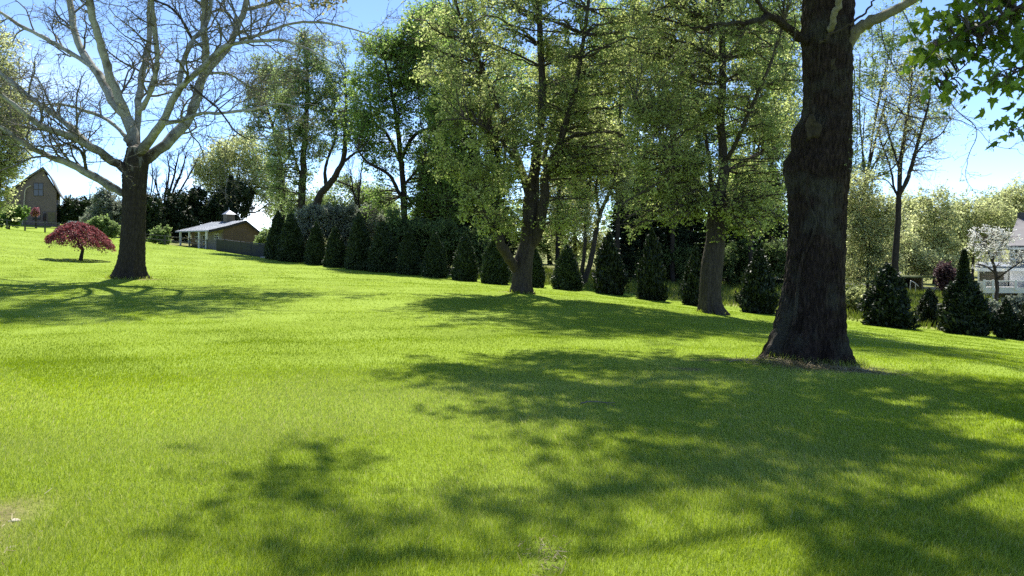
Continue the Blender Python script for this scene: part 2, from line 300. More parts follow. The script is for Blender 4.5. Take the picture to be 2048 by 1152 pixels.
# grass blades
def blades(name, bands, keep, mat, label, hvar=.5, tb=0., ylim=None):
    g = Geo()
    for (y0,y1,dens,w_,h_,seg,spread) in bands:
        q0, q1 = (y0*.86 if y0>3 else y0), y1*1.16; m_ = 2.4; Aq = lambda q: spread*q*q+2*m_*q; n = int((Aq(q1)-Aq(q0))*dens)
        y = (-m_+np.sqrt(m_*m_+spread*R0.uniform(Aq(q0), Aq(q1), n)))/spread; x = R0.uniform(-1, 1, n)*(spread*y+m_)
        lo_, hi_ = y0*.86, y1*1.16
        pin = np.where(y<y0*1.16, (sstep(lo_,y0*1.16,y) if y0>3 else 1.), 1.)*np.where(y>y1*.86, 1-sstep(y1*.86,hi_,y), 1.)
        k = keep(x,y) & (R0.random(n)<pin); x,y = x[k],y[k]; n = len(x)
        if n==0: continue
        z = gz(x,y); cl = lump(x,y,2.2,5); big = lump(x,y,.45,9); bm = bare_mask(x,y)
        h = h_*(1+hvar*R0.normal(size=n)*.5+.22*cl).clip(.3,2.2)*(1-.45*bm); w = w_*R0.uniform(.6,1.4,n)
        a = R0.uniform(0,2*np.pi,n); lean = R0.uniform(.1,.75,n)*h; la = R0.uniform(0,2*np.pi,n)*.5+lump(x,y,.8,12)*1.2
        bdir = np.stack([np.cos(a),np.sin(a),0*a],1)*w[:,None]*.5; ld = np.stack([np.cos(la),np.sin(la),0*la],1)
        P = np.stack([x,y,z-.006],1); tip = P+ld*lean[:,None]+np.stack([0*h,0*h,h],1)
        tint = (.36+tb-.09*sstep(9,28,y)+(.10-.045*sstep(5,12,y))*R0.normal(size=n)+.085*np.sign(np.sin((x*.75+y*.66)*1.9))*sstep(6,10,y)*sstep(-1,-6,x)+.06*cl+.12*big+.35*bm*R0.random(n)+.14*(1-sstep(4.,11.,y))*R0.random(n)**.7+np.where(R0.random(n)<.05,.4,0)).clip(0,1)
        if seg==1:
            g.add(np.stack([P-bdir,P+bdir,tip],1), np.arange(3*n).reshape(n,3), 0, tint, False)
        else:
            mid = P+ld*lean[:,None]*.3+np.stack([0*h,0*h,h*.6],1)
            V = np.stack([P-bdir,P+bdir,mid+bdir*.8,mid-bdir*.8,tip],1); b5 = np.arange(n)[:,None]*5
            g.add(V, b5+np.array([[0,1,2,3]]), 0, tint, False)
            g.v.append(np.zeros((0,3))); g.f.append((b5+np.array([[3,2,4]]))+g.n-5*n); g.m.append(np.zeros(n,np.int32)); g.s.append(np.zeros(n,bool)); g.t.append(tint.astype(np.float32))
    o = part(name, g, mat); tag(o, label, 'grass', kind='stuff'); return o
def keep_lawn(x,y):
    return (y<row_line(x)+.3) & (R0.random(len(x))>.72*bare_mask(x,y)) & (y>2.2)
blades('lawn_grass', [(2.4,4.6,14000,.0028,.042,2,.85),(4.6,7,9000,.0036,.038,2,.82),(7,11,3800,.0055,.034,2,.78),(11,18,1100,.010,.030,1,.76),(18,35,260,.020,.026,1,.74),(35,80,44,.045,.028,1,.73)],
       keep_lawn, M['grass'], 'short sunlit lawn grass with scattered dry blades')
def trunk_grass():
    g = Geo()
    for px,Y,r,n,dy in ((1628,YB0,.70,1500,0),(258,30,.74,500,0),(1043,30,.46,420,0),(1421,28,.44,420,0)):
        c = ground(px,Y); a = R0.uniform(0,2*np.pi,n); rr = r*(1+np.abs(R0.normal(size=n))*.13-.05); x = c[0]+np.cos(a)*rr; y = c[1]+np.sin(a)*rr
        h = R0.uniform(.05,.17,n); w_ = (.004 if Y<20 else .012)*R0.uniform(.6,1.4,n); b = R0.uniform(0,6.3,n); bd = np.stack([np.cos(b),np.sin(b),0*b],1)*w_[:,None]
        P = np.stack([x,y,gz(x,y)-.01],1); tip = P+np.stack([R0.normal(size=n)*h*.4,R0.normal(size=n)*h*.4,h],1)
        g.add(np.stack([P-bd,P+bd,tip],1), np.arange(3*n).reshape(n,3), 0, (.35+.2*R0.normal(size=n)+np.where(R0.random(n)<.25,.4,0)).clip(0,1), False)
    tag(part('untrimmed_grass', g, M['grass']), 'taller untrimmed grass fringing the feet of the lawn trees', 'grass', kind='stuff')
YB0 = 12.6; trunk_grass()
blades('meadow_grass', [(31,80,26,.06,.34,1,.72)], lambda x,y: (y>row_line(x)+.6)&(x>-3)&(y<70), M['meadow'], 'tall rough grass beyond the row of evergreens', tb=.1)

# ------------------------------------------------------------------ trees
def limb_pts(pl, Y, n=26):
    """pl: (px,py,half_width_px,dY) -> resampled 3-D points and radii"""
    P = np.array([at(p[0],p[1],Y+p[3]) for p in pl]); r = np.array([p[2]*(Y+p[3])/F for p in pl])
    Q = cat_rom(P, n); t = np.linspace(0,len(pl)-1,n); rr = np.interp(t, np.arange(len(pl)), r)
    return Q, rr
def trunk_lr(g, outl, Y, rng, seg=40, rows=60, flute=.05, mi=0, dz=.35, deep=1.0, ridge=0., nrid=24, roots=0.):
    """outl: (py,left,right) outline of a trunk seen at distance Y"""
    o = np.array(outl, float); ys_ = np.linspace(o[0,0], o[-1,0], rows)
    lf = np.interp(ys_, o[:,0], o[:,1]); rt = np.interp(ys_, o[:,0], o[:,2]); k = Y/F
    cx = (lf+rt)/2; ax = np.array([np.interp(q, ys_, np.convolve(np.pad(cx,4,mode='edge'), np.ones(9)/9, 'valid')) for q in ys_])
    av = (rt-lf)/2; avs = np.convolve(np.pad(av,3,mode='edge'), np.ones(7)/7,'valid')
    th = np.linspace(0,2*np.pi,seg,endpoint=False); ph = rng.uniform(0,6.3,(8,)); V = []
    for j in range(rows):
        c, s = np.cos(th), np.sin(th); a = np.where(c<0, ax[j]-lf[j], rt[j]-ax[j]); b = avs[j]*deep
        fl = 1+flute*(.5*np.sin(5*th+ph[0]+ys_[j]*.006)+.35*np.sin(9*th+ph[1]-ys_[j]*.009)+.3*np.sin(3*th+ph[2]+ys_[j]*.02)+.35*np.sin(14*th+ph[3]+ys_[j]*.013)) 
        fl = 1+(fl-1)*(.25+.75*np.abs(s))
        zz = ys_[j]*k
        if roots: fl = fl+roots*np.exp(-(ys_[-1]-ys_[j])*k/.35)*(.5*np.sin(6*th+ph[4])+.5*np.sin(11*th+ph[5]))
        if ridge:
            wv = nrid*th+1.3*np.sin(3*th+zz*2.1+ph[6])+.9*np.sin(zz*5.3+ph[7]+5*th)+.7*np.sin(zz*11.+9*th)
            fl = fl+ridge*(np.abs(np.sin(wv))-.6)*(.75+.5*np.sin(zz*7+7*th+2*np.sin(zz*3+2*th)))+ridge*.7*np.sin(zz*23+13*th+2*np.sin(5*th))*np.sin(17*th-zz*9)
        x = (ax[j]-1024+a*c*fl)*k; y = Y+b*k*s*fl; z = CZ-(ys_[j]-H)*k+0*x
        V.append(np.stack([x,y,z],1))
    last = V[-1].copy(); last[:,2] -= dz; V.append(last); V = np.array(V); n = len(V)
    id_ = np.arange(n*seg).reshape(n,seg); i2 = np.roll(id_,-1,1)
    g.add(V, np.stack([id_[:-1],id_[1:],i2[1:],i2[:-1]],-1).reshape(-1,4), mi)
    top = V[0].mean(0)+A(0,0,avs[0]*k*.5); g.add(np.concatenate([V[0],[top]]), np.stack([np.arange(seg), np.roll(np.arange(seg),-1), np.full(seg,seg)],1), mi)
def crown_fill(g, nodes, nr, ells, Y, n1, n2, nl, leaf, rng, r2=.75, tint0=.5, tvar=.34, twig=.026, bare=False, mi_leaf=1, mi_bark=0, wr=.62, droop=0., shell=.35):
    """ells: (px,py,dY,rx_px,ry_px,rz_m,weight) crown volumes; twig tubes reach each clump from the nearest limb node"""
    C = []; wts = np.array([e[6] if len(e)>6 else e[3]*e[4] for e in ells], float); wts /= wts.sum()
    for e, wt in zip(ells, wts):
        n = max(2, int(round(n1*wt))); u = rdir(n, 0, rng)*(rng.uniform(shell**3,1,n)**(1/3))[:,None]; yy = Y+e[2]+u[:,1]*e[5]
        k = (Y+e[2])/F; c = at(e[0],e[1],Y+e[2]); C.append(np.stack([c[0]+u[:,0]*e[3]*k, yy, c[2]+u[:,2]*e[4]*k],1))
    C = np.concatenate(C); C = C[C[:,2]>gz(C[:,0],C[:,1])+.35]; m = len(C)
    D = np.linalg.norm(C[:,None]-nodes[None],axis=2)+1.1*np.maximum(0,nodes[None,:,2]-C[:,None,2])
    ni = D.argmin(1); p = nodes[ni]; d = np.linalg.norm(C-p,axis=1)[:,None]
    q = p*.45+C*.55+A(0,0,.12)*d+rng.normal(size=(m,3))*.12*d; q[:,2] -= droop*d[:,0]*.3
    u = np.linspace(0,1,7)[None,:,None]; B1 = (1-u)**2*p[:,None]+2*u*(1-u)*q[:,None]+u*u*C[:,None]; B1[:,1:-1] += rng.normal(size=(m,5,3))*.02*d[:,None]
    r1 = np.minimum(nr[ni]*.55, .008+.011*d[:,0]+twig*.4); R1 = np.maximum(r1[:,None]*np.linspace(1,.3,7), twig*.35); tubes(g, B1, R1, 4, mi_bark)
    B2, R2 = spawn(B1, R1, n2, (r2*.5,r2*1.5), (25,85), 4, .22, .05-droop*.3, .5, twig*.28, (.3,1.), rng=rng); tubes(g, B2, R2, 3, mi_bark)
    if nl>0:
        K = len(B2)*nl; bi = np.repeat(np.arange(len(B2)), nl); t = rng.uniform(.45,1,K)*3; i = np.minimum(t.astype(int),2); f = (t-i)[:,None]
        P = B2[bi,i]*(1-f)+B2[bi,i+1]*f+rng.normal(size=(K,3))*r2*.11; P[:,2] -= leaf*.3
        ct = rng.normal(size=m)*tvar*.55; tn = (tint0+np.repeat(ct,n2)[bi]+rng.normal(size=K)*tvar*.5).clip(0,1)
        leaves(g, P, leaf*rng.uniform(.45,1.45,K), wr, mi_leaf, tn, 1.1, rng=rng)
    return B2
def leafy(name, label, px, Y, limbs, ells, n1, n2, nl, leaf, mat, barkm, seed, cat='tree', group=None, trunk=None, sides=8, part_limbs=False, **kw):
    rng = np.random.default_rng(seed); b = ground(px, Y); root = thing(name, b, label, cat, group)
    gt = Geo(); nodes, nr = [], []
    if trunk: trunk_lr(gt, trunk, Y, rng, 110, 90, ridge=.035, nrid=13, roots=.18)
    for li, l in enumerate(limbs):
        Q, rr = limb_pts(l, Y); Q[2:-1] += rng.normal(size=(len(Q)-3,3))*rr[2:-1,None]*.10
        if li==0 and not trunk: Q[0] = b-A(0,0,.2); rr[0] *= 1.35; rr[1] *= 1.15
        gl = Geo() if (part_limbs and (trunk or li)) else gt
        tubes(gl, Q, rr*(1+.05*rng.normal(size=len(rr))), sides)
        if gl is not gt: part('limb', gl, barkm, root)
        k = 8 if li==0 else 2; nodes.append(Q[k:]); nr.append(rr[k:])
    part('trunk', gt, barkm, root)
    gc = Geo(); crown_fill(gc, np.concatenate(nodes), np.concatenate(nr), ells, Y, n1, n2, nl, leaf, rng, **kw)
    part('crown', gc, [M['bark_twig'], mat], root); return root
def auto_limbs(px, Y, ells, r, rng, top=None):
    """plain trunk with a limb into every crown volume"""
    gy = H+(CZ-ground(px,Y)[2])*F/Y; cy_ = np.mean([e[1] for e in ells]); ty = cy_ if top is None else top
    tx = np.mean([e[0] for e in ells]); m = (gy+ty)/2
    out = [[(px,gy,r,0),(px*.8+tx*.2,m,r*.8,0),(tx,ty,r*.35,0)]]
    for e in ells:
        out.append([(px*.75+tx*.25, gy*.45+ty*.55, r*.5,0),((px+e[0])/2, gy*.3+e[1]*.7, r*.38,e[2]*.5),(e[0],e[1],r*.2,e[2])])
        out.append([(e[0]*.5+tx*.5,(ty+e[1])/2,r*.25,e[2]*.5),(e[0]+e[3]*rng.uniform(-.5,.5),e[1]-e[4]*.6,r*.12,e[2])])
    return out
def quick(name, label, px, Y, ells, r, n1, n2, nl, leaf, mat, barkm, seed, **kw):
    rng = np.random.default_rng(seed+500); return leafy(name, label, px, Y, auto_limbs(px,Y,ells,r,rng), ells, n1, n2, nl, leaf, mat, barkm, seed, sides=6, **kw)

# --- the big tree with burls
YB = 12.6; bt = thing('maple_tree', ground(1640,YB), 'massive dark trunk with burls and a vine, straw around its foot', 'tree'); rg = np.random.default_rng(3)
OUT = [(-760,1640,1668),(-500,1628,1682),(-250,1616,1698),(-80,1610,1706),(0,1609,1706),(60,1606,1704),(100,1608,1702),(160,1609,1701),(200,1609,1700),(232,1606,1699),(246,1598,1699),(258,1590,1699),(282,1584,1698),(300,1587,1698),(312,1578,1698),(322,1571,1697),(345,1570,1696),(370,1575,1692),(400,1579,1689),(450,1580,1688),(500,1577,1686),(560,1571,1684),(610,1562,1685),(650,1553,1687),(680,1543,1689),(700,1535,1693),(712,1528,1697),(722,1520,1702)]
g = Geo(); trunk_lr(g, OUT, YB, rg, 300, 330, .05, deep=.92, ridge=.05, nrid=21, roots=.2); part('trunk', g, M['bark_big'], bt)
BL = [([(1612,82,10,-.1),(1590,66,9,-.3),(1565,48,8,-.6),(1540,34,7,-.8),(1518,41,6,-1),(1488,47,4.5,-1.2),(1450,46,3.4,-1.3),(1405,56,2,-1.5),(1360,50,1.2,-1.7)],'bark_big'),
 ([(1694,92,13,-.1),(1712,62,11.5,-.3),(1740,44,10.5,-.5),(1780,24,9.5,-.8),(1830,-2,8.5,-1.1),(1930,-70,7,-1.6),(2050,-130,5,-2),(2200,-190,3,-2.4)],'bark_stub'),
 ([(1661,62,6,-.36),(1665,46,6.5,-.54),(1671,24,6.3,-.70),(1679,0,6,-.84),(1690,-40,5.6,-1.0),(1720,-140,5,-1.4),(1740,-280,3,-2)],'bark_stub'),
 ([(1638,86,2.5,-.40),(1658,71,2.6,-.5),(1700,48,2.4,-.6),(1735,20,2,-.7),(1760,-20,1.6,-.8)],'bark_brown'),
 ([(1540,34,4,-.8),(1520,10,3.5,-1),(1490,-40,3,-1.2),(1400,-140,2.5,-1.6)],'bark_big'),
 ([(1625,-180,18,0),(1560,-300,14,-.8),(1420,-420,11,-1.8),(1200,-520,8,-2.6),(950,-560,5,-3.2),(760,-580,3,-3.6)],'bark_big'),
 ([(1680,-200,18,0),(1760,-330,14,.8),(1900,-450,10,1.4),(2080,-540,6,2)],'bark_big'),
 ([(1650,-300,16,0),(1640,-450,12,-2.),(1600,-560,9,-3.6),(1540,-680,5,-5)],'bark_big'),
 ([(1640,-420,14,0),(1600,-560,10,1.8),(1520,-680,7,3.2),(1400,-780,4,4.5)],'bark_big'),
 ([(1640,-250,12,.4),(1500,-260,9,2),(1350,-210,7,3.6),(1150,-190,5,4.8),(950,-190,3,5.4)],'bark_big'),
 ([(1560,-300,10,-.4),(1300,-420,8,-.3),(1000,-300,6,2.),(860,-190,4,3.6)],'bark_big'),
 ([(1650,-600,12,0),(1680,-760,9,.3),(1690,-960,5,.3)],'bark_big'),
 ([(1660,-120,12,.3),(1560,-220,9,1.4),(1400,-300,7,2.6),(1200,-340,5,3.4)],'bark_big')]
nodes, nr = [], []
for pl, mk in BL:
    Q, rr = limb_pts(pl, YB, 28); Q[2:] += rg.normal(size=(26,3))*.012; gl = Geo(); tubes(gl, Q, rr*(1+.06*rg.normal(size=28)), 12); part('limb', gl, M[mk], bt)
    if mk!='bark_brown': nodes.append(Q[6:]); nr.append(rr[6:])
g = Geo(); VP = [(1640,84),(1637,130),(1628,190),(1617,232),(1612,262),(1610,300),(1615,348),(1613,387),(1622,420),(1632,440),(1624,478),(1606,513),(1597,560),(1593,612),(1588,650)]
oa = np.array(OUT,float); vp = []
for x,y in cat_rom(np.array([(a,b,0) for a,b in VP],float), 60)[:,:2]:
    l_,r_ = np.interp(y,oa[:,0],oa[:,1]), np.interp(y,oa[:,0],oa[:,2]); c_=(l_+r_)/2; a_=(r_-l_)/2; s = math.sqrt(max(.05,1-((x-c_)/a_)**2)); yy = YB-a_*.92*s*YB/F-.012
    vp.append(at(x,y,YB)*A(yy/YB,0,0)+A(0,yy,CZ-(y-H)/F*yy))
tubes(g, np.array(vp), np.linspace(.012,.030,60)*(1+.15*rg.normal(size=60)), 8); part('vine', g, M['bark_big'], bt)
for (x,y,rx_,ry_) in ((1674,126,11,16),(1625,256,13,20)):
    l_,r_ = np.interp(y,oa[:,0],oa[:,1]), np.interp(y,oa[:,0],oa[:,2]); c_=(l_+r_)/2; a_=(r_-l_)/2; s = math.sqrt(1-((x-c_)/a_)**2); yy = YB-a_*.92*s*YB/F
    p = at(x,y,YB); p[0] *= yy/YB; p[1] = yy; p[2] = CZ-(y-H)/F*yy; nrm = unit(A((x-c_)/a_,-s,0)); tx = np.cross(nrm,A(0,0,1))
    g = Geo(); th = np.linspace(0,2*np.pi,20,endpoint=False); rings = []
    for f,dn in ((1.2,-.05),(1.0,.012),(.8,.018),(.55,.004),(.2,-.02)):
        wv = 1+.18*np.sin(3*th+x)+.1*np.sin(5*th)
        rings.append(p+nrm*dn+(tx[None]*np.cos(th)[:,None]*rx_+A(0,0,1)[None]*np.sin(th)[:,None]*ry_)*(f*wv)[:,None]*YB/F)
    V = np.array(rings); id_ = np.arange(100).reshape(5,20); i2 = np.roll(id_,-1,1)
    g.add(V, np.stack([id_[:-1],i2[:-1],i2[1:],id_[1:]],-1).reshape(-1,4)); g.add(V[-1], np.arange(20)[None]); part('branch_scar', g, M['scar'], bt)
gc = Geo(); nodes = np.concatenate(nodes); nr = np.concatenate(nr)
EB = [(1190,-260,.3,270,66,2.0,90000),(1163,-160,4.2,350,76,3.2,260000),(1620,-190,4,200,60,2.4,60000),(780,-410,-1.6,140,60,1.2,5200),(820,-527,-2.8,130,60,.9,5200),(1000,-430,-2.,90,60,.8,3500),  # unseen crown volumes above the view, placed and weighted to shade the lawn
 (1500,-560,-2.5,260,170,2.5,24000),(1250,-560,-1.5,220,140,2.6,20000),(1700,-560,-3,240,170,2.5,24000),(1950,-500,-1.5,200,150,2.6,22000),(1500,-700,2.5,320,200,3,40000),(1800,-650,2.5,260,200,3,46000),(1300,-420,3,200,120,2.4,30000),(1650,-900,0,260,200,3.4,40000),(1450,-380,-4.5,200,90,1.6,9000),(1900,-330,-4.2,220,90,1.6,9000),(1150,-400,-5,140,60,1.2,4000)]
crown_fill(gc, nodes, nr, EB, YB, 560, 11, 7, .14, rg, r2=.8, tint0=.5)
# drooping twigs with buds in front of the view
def hang(pl, Y, n=3, r=.006):
    Q, rr = limb_pts([(a,b,1,c) for a,b,c in pl], Y, 26); Q[1:] += np.cumsum(rg.normal(size=(25,3))*.006,0); tubes(gc, Q, np.linspace(r*1.6,r*.5,26), 4)
    B,Rr = spawn(Q[None], np.full((1,26),r), n*5, (.15,.55), (30,80), 6, .3, .03, .6, .0022, (.15,1), rng=rg); tubes(gc,B,Rr,3)
    B2,R2 = spawn(B, Rr, 2, (.05,.18), (30,80), 4, .3, .03, .6, .0018, (.3,1), rng=rg); tubes(gc,B2,R2,3)
    P = np.concatenate([B2[:,-1],B[:,-1],B2[:,2]]); leaves(gc, P, .035*rg.uniform(.5,1.6,len(P)), .6, 1, rg.uniform(.2,.9,len(P)), rng=rg)
for pl in ([(1590,30,-.4),(1588,80,-.6),(1578,130,-.7),(1560,190,-.8)],[(1565,48,-.6),(1545,120,-.7),(1520,190,-.8),(1500,250,-.9)],[(1500,46,-1),(1470,90,-1.1),(1440,150,-1.2),(1400,190,-1.2)],[(1450,44,-1.3),(1420,80,-1.4),(1380,140,-1.5),(1330,170,-1.6)],
 [(1705,120,-.3),(1708,170,-.4),(1714,215,-.45),(1716,270,-.5),(1712,330,-.5)],[(1720,190,-.2),(1770,215,-.3),(1840,240,-.4),(1900,240,-.5),(1955,262,-.6),(1985,292,-.6),(2040,300,-.7)],[(1878,180,-.8),(1920,225,-.8),(1955,262,-.8),(1942,320,-.8),(1940,355,-.8),(1960,384,-.8)],
 [(1800,12,-.9),(1830,70,-1),(1870,120,-1),(1890,190,-1)],[(1760,36,-.6),(1772,90,-.7),(1800,150,-.8),(1850,190,-.9)],[(1300,-200,1),(1240,-60,1),(1180,40,1),(1120,130,1)],[(1400,-200,1),(1330,-40,.6),(1290,60,.6),(1240,160,.5)],[(1200,-200,2),(1080,-60,2),(1000,20,2),(930,60,2)],[(1150,-300,1.5),(960,-150,1.5),(850,-40,1.4),(770,40,1.4)],[(1480,-100,.5),(1430,20,.4),(1400,120,.3),(1340,240,.2)]):
    hang(pl, YB)
part('crown', gc, [M['bark_twig'], M['olive']], bt)

# --- bare sycamore
YS = 30.; sy = thing('sycamore_tree', ground(258,YS), 'wide spreading sycamore with pale bare limbs and dark trunk', 'tree'); rg = np.random.default_rng(11)
g = Geo(); trunk_lr(g, [(296,256,288),(312,253,293),(325,250,296),(350,247,293),(400,247,290),(440,246,289),(480,243,288),(510,240,288),(530,235,288),(545,229,290),(556,222,293)], YS, rg, 120, 120, .06, ridge=.045, nrid=15, roots=.2); part('trunk', g, M['bark_syc'], sy)
SL = [[(246,388,7,0),(208,365,8.5,-.3),(174,344,8,-.6),(135,326,7,-1),(104,314,6,-1.3),(69,299,5,-1.6),(35,278,4.5,-2),(0,253,4,-2.3),(-70,215,3,-2.8),(-160,200,1.5,-3)],
[(258,345,9,-.2),(222,319,8.5,-.5),(184,295,8,-1),(149,274,7,-1.4),(104,262,6,-2),(69,243,5.5,-2.5),(35,215,5,-3),(0,187,4,-3.4),(-60,140,3,-4),(-140,120,1.5,-4.5)],
[(184,295,6.5,-1),(139,253,6,-.4),(87,215,5.5,.2),(45,184,5,.6),(0,146,4.5,1),(-70,95,3,1.4),(-150,40,1.6,1.8)],
[(258,290,5,.3),(243,264,4,.7),(208,236,3.5,1.2),(163,219,3,1.7),(121,208,2.4,2.2),(87,208,1.8,2.4),(40,190,1,2.6)],
[(272,322,13,0),(267,290,11.5,.2),(257,243,10.5,.5),(226,201,9.5,.9),(208,167,8.5,1.3),(187,135,8,1.6),(163,101,7.5,2),(149,62,7,2.4),(139,0,6.5,2.9),(120,-120,5,3.5),(90,-260,3,4),(70,-380,1.5,4.4)],
[(255,240,9,.5),(222,156,8.5,0),(205,104,8,-.4),(191,59,7.5,-.8),(180,0,7,-1.2),(165,-110,5.5,-2),(140,-250,3.5,-2.6),(130,-380,1.6,-3)],
[(185,135,5,1.5),(139,104,4.5,1.9),(87,75,4,2.3),(38,49,3.5,2.6),(-20,10,2.6,3),(-110,-50,1.4,3.4)],
[(274,308,7,.2),(276,226,6.5,.9),(281,167,6,1.5),(292,115,5.5,2),(299,69,5,2.5),(300,0,5,3),(306,-110,4,3.6),(300,-240,2.4,4.2),(310,-340,1.2,4.4)],
[(277,226,5.5,.6),(295,198,5.5,.2),(309,156,5.5,-.2),(314,115,5,-.5),(309,52,5,-.9),(305,0,4.5,-1.3),(318,-110,3.5,-2),(340,-230,2,-2.6)],
[(277,308,10,-.2),(305,274,8.5,-.5),(326,243,8,-.9),(344,205,7,-1.2),(361,174,6.5,-1.5),(385,153,6,-1.8),(410,128,5.5,-2),(444,97,5,-2.4),(465,88,4,-2.7),(503,83,3.5,-3),(556,80,3,-3.4),(590,87,2.5,-3.6),(635,108,2,-3.8),(690,140,1.2,-4)],
[(358,178,5,-1.4),(363,139,5,-1),(375,104,5,-.7),(385,80,4.6,-.4),(406,59,4.2,0),(420,28,3.6,.3),(424,-30,3,.6),(440,-140,1.8,1)],
[(385,80,3,-.4),(365,42,2.8,-.8),(344,17,2.4,-1.2),(316,3,2,-1.5),(280,-10,1.2,-1.8)],
[(285,322,12,.1),(319,299,10.5,.4),(354,267,10,.9),(378,236,9.5,1.3),(392,198,9,1.7),(406,153,8.5,2.1),(427,128,8,2.4),(448,104,7,2.7),(465,76,6.5,3),(479,42,6,3.3),(493,0,5.5,3.6),(512,-100,4,4.1),(540,-220,2.5,4.6),(570,-320,1.3,5)],
[(409,146,7,2.1),(411,104,7,1.8),(408,52,7,1.5),(410,0,6.6,1.2),(412,-100,5.5,.7),(400,-240,3.5,.2),(410,-370,1.6,-.2)],
[(479,80,3.5,2.9),(531,66,3,3.3),(583,47,2.6,3.7),(642,45,2.3,4),(694,55,1.8,4.3),(760,75,1,4.6)],
[(332,247,4.5,-.9),(365,240,4,-1.2),(399,227,3.6,-1.5),(441,226,3,-1.9),(503,219,2.4,-2.3),(556,208,1.8,-2.6),(600,215,1,-2.8)],
[(380,170,2.5,-1.7),(417,201,2.2,-2),(440,222,2,-2.2),(470,262,1.6,-2.4),(500,280,1,-2.5)],
[(400,150,3.4,2),(434,146,2.6,2.4),(462,150,2,2.7),(500,175,1.5,3),(545,190,.9,3.2)],
[(489,20,4,3.5),(560,0,3.4,3.9),(640,-30,2.6,4.3),(740,-40,1.6,4.8)],[(174,344,3,-.6),(160,300,2.4,-1.4),(120,280,1.8,-2),(95,240,1,-2.4)]]
LP, LR = [], []
for pl in SL:
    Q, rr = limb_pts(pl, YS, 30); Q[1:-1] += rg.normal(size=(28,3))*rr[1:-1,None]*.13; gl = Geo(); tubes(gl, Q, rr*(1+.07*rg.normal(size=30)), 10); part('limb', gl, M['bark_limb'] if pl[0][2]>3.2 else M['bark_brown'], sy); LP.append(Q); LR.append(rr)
LP = np.array(LP); LR = np.array(LR); gc = Geo()
B1,R1 = spawn(LP,LR,11,(1.6,3.8),(25,75),9,.22,.04,.45,.012,(.12,1.),.05,rng=rg); tubes(gc,B1,R1,5)
B2,R2 = spawn(B1,R1,8,(.7,1.7),(30,80),7,.28,.02,.55,.0075,(.15,1.),rng=rg); tubes(gc,B2,R2,4)
B3,R3 = spawn(B2,R2,4,(.25,.7),(30,80),5,.32,0,.6,.005,(.2,1.),rng=rg); tubes(gc,B3,R3,3)
P = np.concatenate([B3[:,-1],B3[:,3],B2[:,-1]]); P = np.concatenate([P,P,P]); P = P+rg.normal(size=P.shape)*.10
P = P[(P[:,2]>12.5)|(rg.random(len(P))<.18)]; sz = np.where(P[:,2]>12.5,.19,.07)  # leaves above the view kept dense and enlarged to deepen the cast shadow
leaves(gc,P,sz*rg.uniform(.5,1.4,len(P)),.6,1,rg.uniform(.1,1,len(P)),rng=rg); nn=LP[:,18:].reshape(-1,3); nn_r=LR[:,18:].reshape(-1)
crown_fill(gc,nn,nn_r,[(150,-210,0,210,120,4),(430,-190,0,210,110,4),(-60,-170,-1,140,80,3),(300,-150,-4,200,60,2),(560,-160,2,120,70,3)],YS,230,10,8,.13,rg,r2=.9,tint0=.5)  # extra unseen foliage over the bare limbs, added for a broader lawn shadow
part('crown', gc, [M['twig_grey'],M['sycbud']], sy)

# --- forked tree and the tree beside it (inside the lawn edge)
leafy('shade_tree','forked grey trunk with a low side limb and dense olive crown',1043,30,
 [[(1061,440,16,0),(1063,400,15,.05),(1066,360,12.5,.2),(1075,300,9,.5),(1085,200,8,.8),(1080,50,6,1),(1075,-150,4,1),(1070,-320,2,1)],
  [(1060,500,8,.1),(1076,465,11,-.2),(1081,443,11,-.3),(1088,406,10,-.5),(1089,355,9,-.6),(1101,330,8,-.8),(1125,270,7,-1.2),(1150,180,5,-1.7),(1170,60,4,-2.2),(1190,-100,2,-2.6)],
  [(1038,548,9,.1),(1026,527,10,-.4),(1017,514,10,-.8),(1007,496,10.5,-1.2),(997,482,9,-1.5),(985,455,3.5,-1.8),(968,420,2.5,-2),(950,380,1.5,-2.2)],
  [(1060,400,8,0),(1040,330,7,1),(1010,250,6,1.8),(970,150,5,2.5),(930,60,3.5,3),(890,-60,2,3.4)],
  [(1064,380,6,-.1),(1030,320,4,-1.4),(990,270,3,-2.4),(940,240,2,-3.2),(890,240,1.2,-3.8)],[(1085,330,5,.3),(1110,240,4,1.6),(1170,170,3,2.6),(1230,120,2,3.4)]],
 [(1060,130,0,190,200,4.5),(935,270,-2,85,120,2.2),(955,410,-2,52,80,1.6),(1140,360,-1,55,85,1.8),(1200,170,0,130,180,4),(900,90,1,100,140,3.5),(1020,-170,0,240,170,5),(1230,-120,0,140,150,4),(1010,440,-1.6,38,55,1.2),(1030,270,-2.5,90,100,1.6),(1240,300,-1.5,60,70,1.6),(1010,370,-.5,45,80,1.2),(1120,440,-1.2,34,40,1)],
 640,10,14,.108,M['olive'],M['bark_brown'],21,trunk=[(372,1056,1071),(385,1051,1075),(400,1046,1078),(411,1045,1079),(443,1045,1076),(470,1042,1073),(486,1040,1071),(519,1028,1066),(545,1025,1064),(570,1023,1064),(582,1019,1066),(588,1014,1068)],sides=10,part_limbs=True,r2=.7,tint0=.5)
